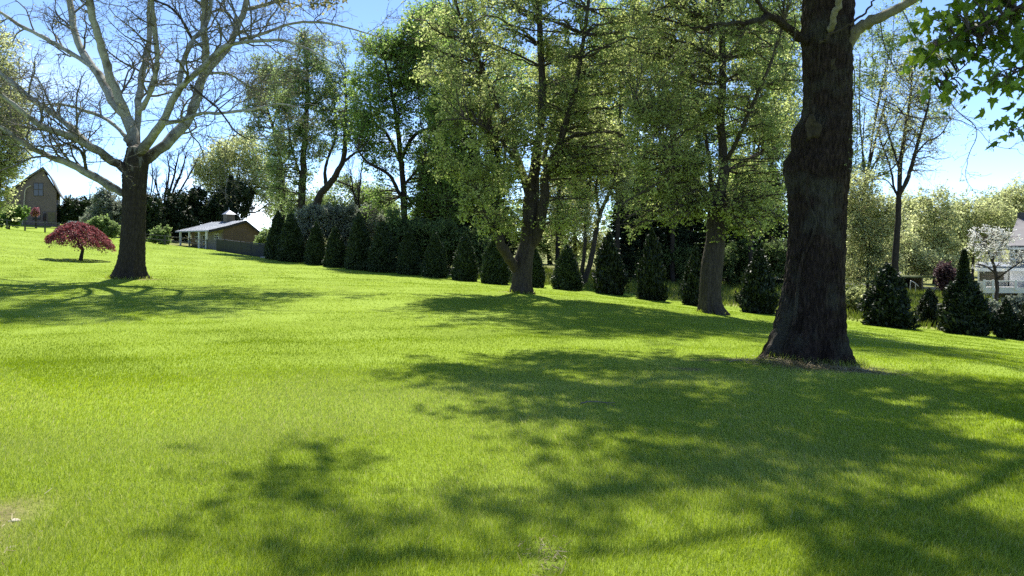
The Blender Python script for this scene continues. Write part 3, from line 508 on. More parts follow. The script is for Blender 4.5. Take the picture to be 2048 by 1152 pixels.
leafy('shade_tree','fluted upright trunk beneath a dense crown, between forked trunk and burled trunk',1421,28,
 [[(1434,440,15,0),(1436,405,13.5,.05),(1446,358,11,.1),(1446,310,9,.3),(1441,240,8,.5),(1445,140,7,.7),(1440,-40,5,.9),(1442,-200,3,1),(1440,-330,1.5,1)],
  [(1432,432,6,0),(1414,391,6,-.4),(1400,372,5.5,-.7),(1388,358,5,-1),(1360,320,4,-1.5),(1320,270,3,-2.2),(1270,210,2,-3)],
  [(1436,420,5,.2),(1424,380,4.5,.6),(1418,330,4,1),(1405,240,3.4,1.8),(1370,130,2.6,2.6),(1330,20,1.8,3.2)],
  [(1446,330,5,.2),(1470,290,4.5,-.4),(1500,220,4,-1),(1540,130,3,-1.6),(1570,40,2,-2)],
  [(1446,350,4,.2),(1490,320,3,1),(1540,300,2.2,1.8),(1590,290,1.4,2.2)]],
 [(1430,80,0,170,200,4.4),(1320,270,-2,95,130,2),(1520,300,0,80,140,2.6),(1430,-190,0,220,170,5),(1480,420,-1,60,45,1.4),(1310,110,1,120,140,3.4),(1550,130,1,90,140,3),(1280,380,-2,60,75,1.4),(1390,360,-1.6,55,60,1.2),(1560,440,0,45,50,1.4),(1330,430,-1.4,44,36,1.2),(1250,440,-1.2,36,36,1),(1500,470,-.8,30,30,1)],
 580,10,14,.104,M['olive'],M['bark_brown'],22,trunk=[(380,1430,1446),(392,1424,1448),(408,1418,1449),(427,1415,1449),(460,1414,1449),(483,1412,1450),(524,1404,1446),(560,1401,1443),(580,1400,1441),(605,1399,1443),(618,1398,1449),(627,1395,1456)],sides=10,part_limbs=True,r2=.7,tint0=.48)

# --- trees beyond the row
leafy('poplar_tree','vivid green tree with dark curved limbs behind the cone-shaped evergreens',812,58,
 [[(812,530,7,0),(809,440,6.5,0),(808,390,6,0),(804,340,5.5,0),(800,300,5,.2),(790,220,4,.3),(770,120,2.5,.3)],[(806,400,4,0),(795,380,4,-.4),(780,352,3.5,-.8),(755,335,3,-1.2),(735,325,2.4,-1.5),(715,300,1.5,-1.8)],
  [(802,320,4,0),(825,275,3.6,.6),(855,258,3,1.2),(890,250,2,1.8)],[(803,330,3.4,0),(775,270,3,.8),(745,235,2.2,1.4),(735,150,1.4,1.8)],[(808,370,3,0),(830,345,2.4,-.8),(850,320,1.6,-1.4)]],
 [(800,150,0,80,80,3.6),(760,110,0,55,70,3),(760,240,0,60,70,2.8),(850,230,0,70,90,3.2),(840,340,0,60,40,2.4),(760,320,0,40,40,2),(860,120,0,70,90,3),(745,400,1,28,50,1.6),(735,265,0,34,60,2),(725,200,0,45,80,2.4),(880,60,0,70,60,3),(850,410,0,40,40,1.8)],
 420,12,8,.18,M['mid'],M['bark_black'],31,group='broad crowned trees beyond the evergreens',r2=1.1,tint0=.5)
leafy('ivy_clad_tree','tall tree with ivy wrapped stem and one bare limb leaning over',608,66,
 [[(606,520,10,0),(606,460,9,0),(604,400,8,0),(606,330,7,0),(612,250,5,0),(615,150,3,0),(610,90,1.5,0)],[(630,425,8,-.5),(640,390,7.5,-.5),(662,365,6.5,-.5),(680,335,5.5,-.6),(688,310,5,-.6),(690,260,4,-.7),(692,200,3,-.8),(690,140,1.5,-.8)],
  [(652,372,4,-.4),(650,345,3.5,0),(655,320,3,.3),(672,270,2.4,.5),(668,200,1.6,.8)],[(690,322,3,-.6),(712,305,2.4,-1),(735,300,1.6,-1.4)],[(676,362,1.8,-.8),(700,372,1.4,-1.2),(730,385,.8,-1.6)],[(612,380,2.4,0),(585,300,2,.4),(572,230,1.4,.6)]],
 [(605,200,0,48,85,2.6),(606,320,0,22,110,1.2),(606,430,0,17,50,1.0),(680,200,0,45,80,2.4),(650,270,0,40,60,2.2),(640,150,0,40,60,2.4),(570,250,0,26,70,2),(700,260,-1,30,40,1.6),(575,420,1,18,60,1.2),(560,170,0,40,70,2),(530,330,0,24,60,1.6),(640,100,0,60,40,2.2)],
 420,12,8,.17,M['ivy'],M['bark_brown'],32,r2=1.0,tint0=.55)
leafy('poplar_tree','thin wispy tree next to the ivy clad tree, sky showing through its crown',566,72,
 [[(566,520,5,0),(565,430,4.6,0),(566,360,4,0),(558,310,3.4,0),(548,262,3,0),(530,200,2.2,0),(515,130,1.2,0)],[(562,330,2.4,0),(585,300,2,.6),(600,250,1.4,1)],[(545,255,1.8,0),(560,200,1.5,-.8),(575,150,1,-1.2)]],
 [(520,170,0,34,65,2.2),(500,230,0,22,50,1.8),(555,300,0,26,60,1.8),(560,400,0,20,60,1.5),(560,160,0,25,50,2)],
 180,12,8,.17,M['ivy'],M['bark_black'],33,group='broad crowned trees beyond the evergreens',r2=1.0,tint0=.6)
for (px,Y,lab,el,n1,nl,mt,sd_,r) in [
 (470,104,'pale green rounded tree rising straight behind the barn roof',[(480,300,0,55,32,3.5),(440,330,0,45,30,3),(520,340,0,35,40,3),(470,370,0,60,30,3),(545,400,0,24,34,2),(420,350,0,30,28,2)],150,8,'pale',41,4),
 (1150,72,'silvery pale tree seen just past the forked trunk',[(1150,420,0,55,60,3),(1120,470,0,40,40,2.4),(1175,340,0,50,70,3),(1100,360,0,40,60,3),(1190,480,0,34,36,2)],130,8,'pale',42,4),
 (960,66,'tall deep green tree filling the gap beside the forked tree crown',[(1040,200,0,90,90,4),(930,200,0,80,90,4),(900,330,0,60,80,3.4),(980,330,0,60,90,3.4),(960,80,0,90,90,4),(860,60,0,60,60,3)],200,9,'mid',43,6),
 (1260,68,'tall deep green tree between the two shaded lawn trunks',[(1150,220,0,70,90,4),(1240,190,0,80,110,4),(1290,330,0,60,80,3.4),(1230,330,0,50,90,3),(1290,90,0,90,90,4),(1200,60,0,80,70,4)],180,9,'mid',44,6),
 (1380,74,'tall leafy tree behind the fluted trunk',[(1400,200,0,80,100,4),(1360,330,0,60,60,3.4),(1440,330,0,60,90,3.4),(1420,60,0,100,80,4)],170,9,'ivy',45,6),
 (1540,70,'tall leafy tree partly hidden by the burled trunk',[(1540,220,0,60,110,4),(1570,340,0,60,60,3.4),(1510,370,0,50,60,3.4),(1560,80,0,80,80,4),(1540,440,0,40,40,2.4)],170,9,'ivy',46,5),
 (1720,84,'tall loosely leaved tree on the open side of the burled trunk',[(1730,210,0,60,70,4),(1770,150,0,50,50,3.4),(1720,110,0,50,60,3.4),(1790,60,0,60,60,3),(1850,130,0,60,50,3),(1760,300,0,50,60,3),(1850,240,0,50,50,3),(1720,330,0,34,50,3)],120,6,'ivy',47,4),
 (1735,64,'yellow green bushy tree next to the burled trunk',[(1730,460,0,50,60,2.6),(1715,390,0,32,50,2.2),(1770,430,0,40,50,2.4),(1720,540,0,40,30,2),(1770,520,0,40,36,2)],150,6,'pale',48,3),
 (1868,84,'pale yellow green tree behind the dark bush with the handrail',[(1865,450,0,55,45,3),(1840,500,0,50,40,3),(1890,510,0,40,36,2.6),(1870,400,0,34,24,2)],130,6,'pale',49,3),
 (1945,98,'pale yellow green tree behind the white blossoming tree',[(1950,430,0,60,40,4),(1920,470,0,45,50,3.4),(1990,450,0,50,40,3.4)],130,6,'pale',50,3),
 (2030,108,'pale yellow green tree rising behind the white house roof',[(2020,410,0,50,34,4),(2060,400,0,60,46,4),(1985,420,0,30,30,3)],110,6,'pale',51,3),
 (1840,70,'low arching pale tree over the dark opening with the handrail',[(1850,530,0,45,20,2.2),(1810,500,0,36,36,2),(1885,535,0,30,22,2)],80,6,'pale',52,3),
 (5,44,'pale leaved tree drooping in front of the brown house',[(-40,200,0,70,90,3),(10,290,0,42,70,2),(-60,330,0,80,90,3),(-5,400,0,24,45,1.6),(-20,100,0,60,60,3),(30,285,0,22,40,1.4),(25,230,0,40,50,1.4)],270,8,'pale',53,6),
 (900,84,'low crowned tree in the deep shade behind the eighth cone-shaped evergreen',[(880,440,0,60,60,4),(950,480,0,50,50,3),(820,470,0,50,50,3),(900,370,0,60,60,3)],120,9,'mid',55,5),
 (1290,86,'low crowned tree in the deep shade behind the dark tall evergreen of the row',[(1250,450,0,50,50,4),(1320,480,0,50,50,3),(1370,450,0,50,60,3),(1290,380,0,60,60,3)],120,9,'mid',56,5),
 (1480,88,'low crowned tree in the deep shade past the fluted trunk',[(1470,450,0,50,60,4),(1530,470,0,50,50,3),(1420,480,0,40,50,3),(1500,380,0,60,60,3)],120,9,'mid',57,5),
 (1100,92,'low crowned tree seen dimly under the forked tree side limb',[(1080,470,0,50,40,4),(1140,500,0,50,30,3),(1020,460,0,50,50,3)],100,9,'ivy',58,5),
 (1235,54,'bright leafy tree just behind the leaning two stemmed trunk',[(1240,250,0,60,90,2.4),(1200,150,0,70,80,2.4),(1270,370,0,44,60,2),(1250,60,0,80,70,2.4)],110,8,'mid',155,5),
 (1345,55,'bright leafy tree behind the gap before the fluted trunk',[(1340,260,0,60,90,2.4),(1300,180,0,50,80,2.4),(1370,370,0,44,50,2),(1360,90,0,80,90,2.4)],110,8,'olive',156,5),
 (1500,54,'bright leafy tree behind the gap past the fluted trunk',[(1500,270,0,60,90,2.4),(1560,210,0,50,90,2.4),(1480,390,0,44,50,2),(1540,390,0,44,60,2),(1520,90,0,80,90,2.4)],120,8,'mid',157,5),
 (1010,56,'bright leafy tree behind the low side limb of the forked tree',[(900,270,0,60,90,2.4),(960,380,0,60,60,2.4),(1010,200,0,60,90,2.4),(900,400,0,40,50,2)],120,8,'mid',158,5),
 (1115,58,'bright leafy tree close past the forked trunk',[(1120,300,0,50,80,2.4),(1110,160,0,60,90,2.4),(1140,410,0,36,40,2)],90,8,'olive',159,5),
 (870,68,'tall leafy tree filling the gap just past the vivid green tree',[(870,170,0,50,110,3),(862,320,0,40,70,2.6),(890,60,0,60,60,3)],120,8,'mid',160,5),
 (640,96,'leafy tree far off behind the silvery shrubs and the leaning ivy limb',[(640,420,0,46,40,3.4),(585,440,0,34,44,3),(700,400,0,50,46,3.4),(760,420,0,44,44,3.4)],130,8,'ivy',166,4),
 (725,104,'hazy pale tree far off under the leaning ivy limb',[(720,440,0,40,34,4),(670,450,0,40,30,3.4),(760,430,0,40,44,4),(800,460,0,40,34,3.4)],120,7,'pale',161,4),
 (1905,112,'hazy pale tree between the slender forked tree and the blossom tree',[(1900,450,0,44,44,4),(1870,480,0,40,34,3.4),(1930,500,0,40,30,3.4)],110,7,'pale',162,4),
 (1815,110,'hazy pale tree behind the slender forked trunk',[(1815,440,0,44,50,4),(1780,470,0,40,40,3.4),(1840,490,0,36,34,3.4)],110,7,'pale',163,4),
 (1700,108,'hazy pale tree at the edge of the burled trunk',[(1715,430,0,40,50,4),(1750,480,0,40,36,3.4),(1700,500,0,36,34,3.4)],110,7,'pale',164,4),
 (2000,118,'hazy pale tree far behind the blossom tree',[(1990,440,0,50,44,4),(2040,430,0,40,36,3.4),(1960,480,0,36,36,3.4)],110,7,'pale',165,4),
 (1650,90,'leafy tree behind the burled trunk, mostly hidden',[(1640,420,0,70,90,4),(1600,520,0,50,50,3),(1660,300,0,60,80,4)],90,8,'mid',54,5)]:
    px2 = -70 if sd_==53 else px
    quick('broadleaf_tree',lab,px2,Y,el,r,int(n1*1.9),12,int(nl*.9),.0029*Y if Y<90 else .0027*Y,M[mt],M['bark_black'],sd_,r2=1.0*Y/60,tint0=.5,group='broad crowned trees beyond the evergreens' if sd_!=53 else None)
leafy('leaning_tree','slim two stemmed trunk leaning behind the row, with pale ragged crown',1168,47,
 [[(1166,578,6,0),(1174,545,5.5,0),(1186,500,5,0),(1195,450,4.5,0),(1205,415,4,.1),(1222,380,3,.3),(1232,330,2,.5),(1240,270,1,.6)],[(1160,578,4,.2),(1164,540,4,.2),(1170,490,3.6,.3),(1172,430,3,.3),(1180,370,2.4,.4),(1178,280,1.4,.5)],[(1200,430,3,.1),(1192,380,2.4,-.4),(1200,330,1.8,-.6),(1210,270,1,-.8)]],
 [(1190,300,0,55,80,2.2),(1230,350,0,40,50,1.6),(1170,420,0,40,40,1.4),(1150,350,0,40,60,1.6)],190,11,12,.12,M['pale'],M['bark_brown'],61,r2=.8,tint0=.4)
leafy('slender_tree','slender dark forked tree with sparse new leaves against the sky',1792,50,
 [[(1789,560,7,0),(1791,510,6.5,0),(1795,450,6,0),(1797,410,5.5,0),(1799,380,5,0),(1800,340,4.5,0),(1806,290,4,.2),(1815,235,3,.4),(1822,180,2,.5),(1826,110,1,.6)],[(1799,388,4.6,0),(1812,365,4.4,-.2),(1822,335,4,-.4),(1832,300,3.6,-.5),(1846,250,2.8,-.7),(1858,200,1.8,-.8),(1862,140,1,-.9)],
  [(1798,395,2.4,0),(1788,375,2.2,.2),(1783,345,2,.4),(1772,310,1.6,.7),(1760,280,1.2,.9)],[(1800,345,2.2,0),(1790,310,2,.4),(1775,260,1.6,.8),(1765,220,1,1)],[(1796,395,1.4,0),(1775,362,1.2,-.6),(1745,358,.8,-1)],[(1830,310,1.8,-.4),(1852,285,1.5,-.8),(1880,270,1.2,-1.1),(1900,240,.7,-1.3)],[(1815,240,1.6,.3),(1795,215,1.3,.8),(1765,200,.8,1.2)]],
 [(1800,210,0,75,80,2.6),(1860,230,0,45,70,2.2),(1770,290,0,45,55,1.8),(1850,310,0,50,40,1.8),(1825,130,0,60,50,2.2)],190,10,4,.10,M['pale'],M['bark_black'],62,r2=.95,tint0=.4)
def bare_tree(name,label,px,Y,stems,seed,bk,n=(9,7,4),group=None,L1=(1.2,2.6)):
    rng = np.random.default_rng(seed); root = thing(name, ground(px,Y), label, 'tree', group); g = Geo(); P,Rr=[],[]
    for s in stems:
        Q, rr = limb_pts(s,Y,16); Q[0,2] -= .3; Q[1:] += np.cumsum(rng.normal(size=(15,3))*.035,0); tubes(g,Q,rr,6); P.append(Q); Rr.append(rr)
    part('trunk', g, bk, root); gc = Geo(); P=np.array(P); Rr=np.array(Rr)
    a,b = spawn(P,Rr,n[0],L1,(15,50),7,.18,.12,.5,.012,(.2,1),rng=rng); tubes(gc,a,b,4)
    a,b = spawn(a,b,n[1],(.5,1.3),(20,55),5,.2,.08,.55,.010,(.2,1),rng=rng); tubes(gc,a,b,3)
    a,b = spawn(a,b,n[2],(.3,.7),(20,55),4,.2,.05,.55,.008,(.3,1),rng=rng); tubes(gc,a,b,3)
    part('crown', gc, bk, root); return root
bare_tree('bare_tree','bare dark many stemmed tree behind the dark evergreens beside the barn',340,98,[[(328,480,3,0),(336,400,2.6,0),(350,345,2,0),(358,300,1,0)],[(332,480,3,.3),(345,390,2.4,.5),(366,340,1.8,.6),(375,300,1,.6)],[(326,480,2.6,-.3),(330,400,2.2,-.5),(338,350,1.6,-.8),(334,310,.8,-1)],[(336,480,2.6,0),(355,400,2.2,.3),(385,345,1.5,.4),(400,315,.8,.4)],[(330,480,2.4,0),(322,410,2,.2),(312,360,1.4,.4)]],71,M['bark_black'],n=(10,7,4))
bare_tree('bare_tree','thin bare sapling just past the sycamore trunk',300,98,[[(299,470,2,0),(301,410,1.6,0),(306,360,1.2,0),(304,320,.8,0)],[(301,405,1.2,0),(312,370,.9,0),(318,345,.6,0)]],72,M['bark_black'],n=(8,6,3),L1=(.8,1.8))
bare_tree('bare_tree','bare thin tree between the leaning ivy limb and the vivid green tree',715,64,[[(712,520,3,0),(714,460,2.4,0),(718,400,2,0),(722,350,1.4,0),(726,310,.8,0)],[(716,420,1.8,0),(705,380,1.4,.2),(700,340,.9,.4)]],73,M['bark_black'],n=(10,6,3))

# --- dark spruces behind the row (one mesh set, copied)
def spruce(name, h, R, seed, label, cat, px, Y, mat, dens=1., group=None, sc=1., taper=.85):
    rng = np.random.default_rng(seed); root = thing(name, ground(px,Y), label, cat, group); b = BASE[root.name]
    g = Geo(); u = np.linspace(0,1,8); tubes(g, b+np.stack([0*u,0*u,u*h-.3],1), (1-u)*.022*h+.01, 8); part('trunk', g, M['bark_black'], root)
    gc = Geo(); z = 0.06*h; Ps,Rs = [],[]
    while z<h*.985:
        f = 1-z/h; r = R*f**taper*rng.uniform(.8,1.1); k = max(4,int(9*f+4)); a0 = rng.uniform(0,6.3)
        for j in range(k):
            a = a0+j*6.283/k+rng.normal()*.2; rr = r*rng.uniform(.7,1.12); t = np.linspace(0,1,6)
            Ps.append(np.stack([np.cos(a)*rr*t, np.sin(a)*rr*t, z-rr*.28*t+rr*.16*t*t*1.4],1)); Rs.append(.03*f*(1-.8*t)+.006)
        z += h*.026*rng.uniform(.7,1.3)
    Ps = np.array(Ps)+b; tubes(gc, Ps, np.array(Rs), 3)
    n = int(44*dens); K = len(Ps)*n; bi = np.repeat(np.arange(len(Ps)),n); t = rng.uniform(.12,1,K)**.8*5; i = np.minimum(t.astype(int),4); fr = (t-i)[:,None]
    P = Ps[bi,i]*(1-fr)+Ps[bi,i+1]*fr; d = unit(Ps[bi,-1]-Ps[bi,0]); sd_ = np.cross(d,A(0,0,1))*rng.choice([-1,1],K)[:,None]
    ax = unit(d*.7+sd_*rng.uniform(.2,1.1,K)[:,None]+A(0,0,-.25)+rng.normal(size=(K,3))*.2); Ln = h*.035*rng.uniform(.6,1.5,K)
    leaves(gc, P+ax*Ln[:,None]*.4, Ln, .3, 1, (.45+.22*rng.normal(size=K)).clip(0,1), .9, axis=ax, rng=rng)
    part('crown', gc, [M['bark_black'],mat], root); return root
S0 = spruce('spruce_tree', 13, 2.7, 81, 'tall dark spruce standing behind the barn, its top over the roof','tree',462,92,M['needle'],group='dark spruces beyond the evergreens')
S0.scale = (.62,.62,.70)
for k,(px,Y,h,rz,lab) in enumerate([(930,60,1.05,1,'broad dark spruce behind the foliage of the low side limb'),(885,64,.85,2,'dark spruce behind the eighth cone-shaped evergreen'),(985,62,.9,3,'dark spruce hidden close behind the forked trunk'),
  (1245,56,.62,4,'short dark spruce behind the leaning two stemmed trunk'),(1285,58,.80,5,'dark spruce behind the gap beside the leaning trunk'),(1335,57,.85,.5,'dark spruce just before the fluted trunk'),(1378,60,.8,2.5,'dark spruce touching the fluted trunk behind'),(1475,58,.78,1.5,'dark spruce past the fluted trunk'),(1545,60,.75,3.5,'dark spruce beside the burled trunk'),(850,66,.7,4.5,'slim dark spruce behind the seventh cone-shaped evergreen')]):
    copy_tree(S0, ground(px,Y), rz, h, lab, 'tree', 'dark spruces beyond the evergreens')

# --- clipped evergreen row
def cone_bush(name, h, R, seed, label, px, Y, mat, n=8000, spray=.17, rough=.06, prof=None, group=None, cat='evergreen shrub', wr=.4):
    rng = np.random.default_rng(seed); root = thing(name, ground(px,Y), label, cat, group); b = BASE[root.name]
    prof = prof or (lambda f: (np.clip(f/.12,0,1)**.5*.12+.88)*(1-f**1.8)**.8)
    ph = rng.uniform(0,6.3,6)
    def rad(f,a): return R*prof(f)*(1+(rough if np.ndim(f)<2 else rough)*(np.sin(3*a+ph[0]+7*f)+.8*np.sin(5*a+ph[1]-11*f)+.7*np.sin(2*a+ph[2]+17*f)))
    g = Geo(); u = np.linspace(0,1,5); tubes(g, b+np.stack([0*u,0*u,u*h*.5-.2],1), .07*(1-.6*u), 7); part('trunk', g, M['bark_black'], root)
    gc = Geo(); fs = np.linspace(.015,.97,26); th = np.linspace(0,2*np.pi,28,endpoint=False); FF,TT = np.meshgrid(fs,th,indexing='ij')
    r = rad(FF,TT)*.84; V = np.stack([r*np.cos(TT), r*np.sin(TT), FF*h],-1)+rng.normal(size=(26,28,3))*.03+b
    id_ = np.arange(26*28).reshape(26,28); i2 = np.roll(id_,-1,1); gc.add(V, np.stack([id_[:-1],i2[:-1],i2[1:],id_[1:]],-1).reshape(-1,4), 1, .15, False)
    f = rng.beta(1.,1.25,n); a = rng.uniform(0,2*np.pi,n); r = rad(f,a)*np.clip(1+rng.normal(size=n)*(.05+rough*.45)-.03,.6,1.25)
    P = np.stack([r*np.cos(a), r*np.sin(a), f*h+rng.normal(size=n)*.03],1)+b; o = np.stack([np.cos(a),np.sin(a),0*a],1)
    ax = unit(o*.75+A(0,0,.75)+rng.normal(size=(n,3))*.42); Ln = spray*rng.uniform(.6,1.5,n)
    leaves(gc, P, Ln, wr, 1, (.5+.22*rng.normal(size=n)).clip(0,1), .3, axis=ax, rng=rng); part('crown', gc, [M['bark_black'],mat], root); return root
GR = 'evergreens planted in a row along the lawn edge'
ORD = ['first','second','third','fourth','fifth','sixth','seventh','eighth','ninth','tenth','eleventh','twelfth']
C0 = cone_bush('cone_evergreen',1.,.28,91,'first clipped cone-shaped evergreen of the row, next to the barn fence',556,58.5,M['dark'],group=GR,n=7500,spray=.055)
C1 = cone_bush('cone_evergreen',1.,.30,92,'second clipped cone-shaped evergreen of the row, counting from the barn fence',582,56,M['dark'],group=GR,n=7500,spray=.055,rough=.08)
C0.scale = (3.2,3.2,3.6); C1.scale = (3.1,3.1,3.45)
for k,(px,Y,ht,wd) in enumerate([(632,54.4,82,44),(671,53,78,44),(718,51.5,112,54),(766,50,98,56),(818,48,92,50),(870,46,86,50),(930,44.5,92,54),(990,43,96,56),(1066,42,84,50),(1134,41,88,56)]):
    src = (C0,C1)[k%2]; hm = ht*Y/F; wm = wd*.96*Y/F/.58
    copy_tree(src, ground(px,Y), k*1.7, (wm,wm,hm), ORD[k+2]+' clipped cone-shaped evergreen of the row, counting from the barn fence', 'evergreen shrub', GR)
hp = lambda f: (np.clip(f/.25,0,1)**.6*.3+.7)*(1-f**1.7)**.8
sp_prof = lambda f: np.where(f<.62,(np.clip(f/.2,0,1)**.6*.2+.8)*(1-(f/.75)**1.6*.86),.22*(1-f)/.38+.02)
H0 = cone_bush('holly_bush',1.,.33,93,'dark loose leaved evergreen in the row, just past the leaning two stemmed trunk',1218,39.5,M['holly'],n=6500,spray=.06,rough=.17,prof=hp,group=GR,wr=.6)
H0.scale = (2.3,2.3,3.1)
for k,(px,Y,ht,wd,lab) in enumerate([(1303,38,138,62,'dark tall evergreen of the row, midway between leaning and fluted trunks'),(1392,36.5,118,62,'loose leaved evergreen of the row, half hidden by the fluted trunk'),(1517,35,126,80,'loose leaved evergreen of the row, alone between fluted and burled trunks'),
   (1775,33,122,104,'wide dark evergreen below the slender forked tree'),(1858,36,72,54,'small green bush between the two wide dark evergreens'),(2012,31.5,74,52,'small leafy bush beyond the spired evergreen'),(2062,31,86,60,'leafy bush at the very edge of the view past the spired evergreen'),(1640,36,80,80,'loose leaved evergreen hidden behind the burled trunk')]):
    hm = ht*Y/F; wm = wd*.80*Y/F/.64; copy_tree(H0, ground(px,Y), k*2.1+1, (wm,wm,hm), lab, 'evergreen shrub', GR)
sp_ = cone_bush('spired_evergreen',3.5,.92,94,'wide dark evergreen with a thin spire in front of the white house',1928,32,M['holly'],n=9000,spray=.2,rough=.17,prof=sp_prof,group=GR,wr=.5)

# --- shrubs
def shrub(name,label,px,Y,ells,n1,nl,leaf,mat,seed,cat='shrub',group=None,r2=.5,tint0=.5,n2=10,r=2.,bk='bark_black',tvar=.28):
    return quick(name,label,px,Y,ells,r,int(n1*1.5),n2,int(nl*1.4),leaf,M[mat],M[bk],seed,cat=cat,group=group,r2=r2,tint0=tint0,tvar=tvar)
GS = 'shrubs in the planting behind the lawn'
shrub('yew_bush','dark rounded evergreen mass beside the porch',350,96,[(345,425,0,34,42,2.4),(365,455,0,36,30,2)],110,11,.24,'dark',101,group=GS,r2=.9)
shrub('yew_bush','dark wide evergreen mass directly behind the porch roof',405,100,[(400,415,0,42,40,2.6),(435,425,0,36,32,2.4)],130,11,.24,'dark',102,group=GS,r2=.9)
shrub('yew_bush','dark evergreen mass behind the barn ridge',478,101,[(480,400,0,28,40,2.4),(450,410,0,30,40,2.4)],90,11,.24,'dark',103,group=GS,r2=.9)
shrub('hedge','dark hedge between the brown house and the red maple',165,104,[(150,420,0,36,22,2),(200,418,0,40,24,2),(130,432,0,24,20,2)],120,11,.26,'dark',104,group=GS,r2=.9)
shrub('viburnum_bush','grey green bush behind the red maple, beside the sycamore trunk',215,92,[(215,410,0,30,36,2),(200,440,0,34,24,2),(235,445,0,24,24,2)],110,9,.22,'silver',105,group=GS,r2=.9,tint0=.35)
shrub('rhododendron_bush','light leaved low bush touching the red maple crown',205,80,[(203,448,0,26,16,1.2),(228,462,0,16,10,1)],60,10,.17,'ivy',106,group=GS,r2=.5,tint0=.35)
shrub('yew_bush','tall dark evergreen just past the sycamore trunk',300,92,[(300,430,0,26,40,2),(312,465,0,26,24,1.6),(285,420,0,16,36,1.6)],110,11,.23,'dark',107,group=GS,r2=.8)
shrub('viburnum_bush','light green bush in front of the porch end',322,82,[(322,463,0,20,10,1),(318,478,0,22,12,1)],50,10,.17,'ivy',108,group=GS,r2=.5,tint0=.45)
shrub('olive_shrub','silvery grey shrub rising over the third cone-shaped evergreen',640,60,[(640,430,0,36,22,1.4),(610,455,0,30,36,1.4),(670,450,0,34,30,1.4)],110,10,.15,'silver',109,group=GS,r2=.7)
shrub('olive_shrub','silvery grey shrub rising over the fourth cone-shaped evergreen',712,60,[(705,445,0,34,36,1.4),(745,450,0,30,36,1.4),(690,490,0,40,30,1.4)],120,10,.15,'silver',110,group=GS,r2=.7,tint0=.35)
shrub('purple_shrub','dark purple leaved shrub beside the spired evergreen',1893,58,[(1893,550,0,18,22,1.),(1903,575,0,16,20,1)],45,10,.16,'purple',112,group=GS,r2=.5,tint0=.5)
shrub('wild_bush','pale wild bush at the burled trunk edge beside the wide dark evergreen',1712,40,[(1710,600,0,24,26,.9),(1730,620,0,22,20,.8)],60,9,.11,'pale',113,group=GS,r2=.4,tint0=.3)
shrub('wild_bush','grey green wild bush in front of the white house deck',1990,40,[(1985,630,0,22,26,.9),(2030,620,0,30,24,.9)],70,9,.12,'silver',114,group=GS,r2=.4,tint0=.5)
shrub('wild_bush','leafy bush filling the gap between the barn end and the first cone-shaped evergreen',545,80,[(540,480,0,26,26,1.6),(525,500,0,24,16,1.4),(575,470,0,24,34,1.6)],70,9,.2,'ivy',119,group=GS,r2=.7)
shrub('blossom_shrub','pink blossoming shrub against the brown house wall',72,93,[(71,424,0,6,9,.45)],12,7,.17,'pink',115,group=GS,r2=.35)
shrub('border_shrub','leafy border shrub at the corner of the brown house',18,84,[(14,432,0,26,18,1.4),(38,425,0,14,12,1)],60,9,.2,'mid',116,group=GS,r2=.6,tint0=.1)
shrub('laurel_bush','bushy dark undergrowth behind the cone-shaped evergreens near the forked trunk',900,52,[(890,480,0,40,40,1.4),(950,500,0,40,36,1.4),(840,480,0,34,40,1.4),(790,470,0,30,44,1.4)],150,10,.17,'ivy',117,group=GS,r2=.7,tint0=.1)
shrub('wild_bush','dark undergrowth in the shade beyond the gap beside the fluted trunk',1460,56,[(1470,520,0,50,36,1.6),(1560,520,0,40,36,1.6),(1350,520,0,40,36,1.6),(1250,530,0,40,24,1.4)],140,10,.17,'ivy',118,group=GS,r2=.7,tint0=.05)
leafy('dogwood_tree','small tree covered in white blossom beside the white house',1991,52,
 [[(1991,612,4,0),(1994,575,3.6,0),(1990,540,3.2,0),(1984,520,2.8,0),(1975,500,2.2,.2),(1968,478,1.4,.3)],[(1992,560,2.2,0),(2006,548,2,-.4),(2025,535,1.6,-.7),(2045,522,1,-.9)],[(1985,522,2.2,0),(1996,500,1.8,.4),(2008,480,1.2,.6)],[(1990,545,2,0),(1970,532,1.6,-.5),(1950,528,1,-.8)]],
 [(1975,468,0,34,15,1.4),(2010,480,0,30,18,1.4),(2025,515,0,26,16,1.2),(1955,490,0,22,14,1.2),(1985,505,0,30,14,1.2),(1955,525,0,16,8,.8)],80,8,5,.12,M['white'],M['bark_brown'],63,cat='blossom tree',r2=.5,tint0=.6)
# weeping red maple
rm = thing('red_maple', ground(162,42), 'small weeping red maple with a mounded crown on the open lawn','tree'); rg = np.random.default_rng(64)
g = Geo(); ST = [[(161,523,4.2,0),(163,510,3.4,0),(165,502,3,0),(164,495,2.6,0),(159,489,2.2,0),(157,481,1.8,0),(160,470,1.2,0)],[(161,497,1.8,0),(157,492,1.5,-.1),(156,485,1.3,-.2),(150,475,1,-.3)],[(159,488,1.6,0),(172,474,1.2,.3),(190,466,.8,.5)],[(158,484,1.4,0),(140,470,1.1,.3),(122,468,.7,.4)]]
for s in ST: Q,rr = limb_pts(s,42,16); tubes(g,Q,rr,7)
part('trunk', g, M['bark_black'], rm); gc = Geo(); n = 14000
a = rg.uniform(0,2*np.pi,n); q = np.sqrt(rg.random(n)); k = 42/F; c = at(160,0,42)
lay = rg.random(n); hh = (1-q**1.9)*34+2+9*(1-q)*0
px_ = 161+q*np.cos(a)*59*(1+.06*np.sin(5*a)+.05*np.sin(9*a+1)); top = 486+5*np.cos(a)*q-(1-q**2.1)*38
py_ = top+lay**2.2*10+2.2*np.sin(a*7+q*9)+(px_-163)*.07+1.6*np.sin(a*13-q*15)
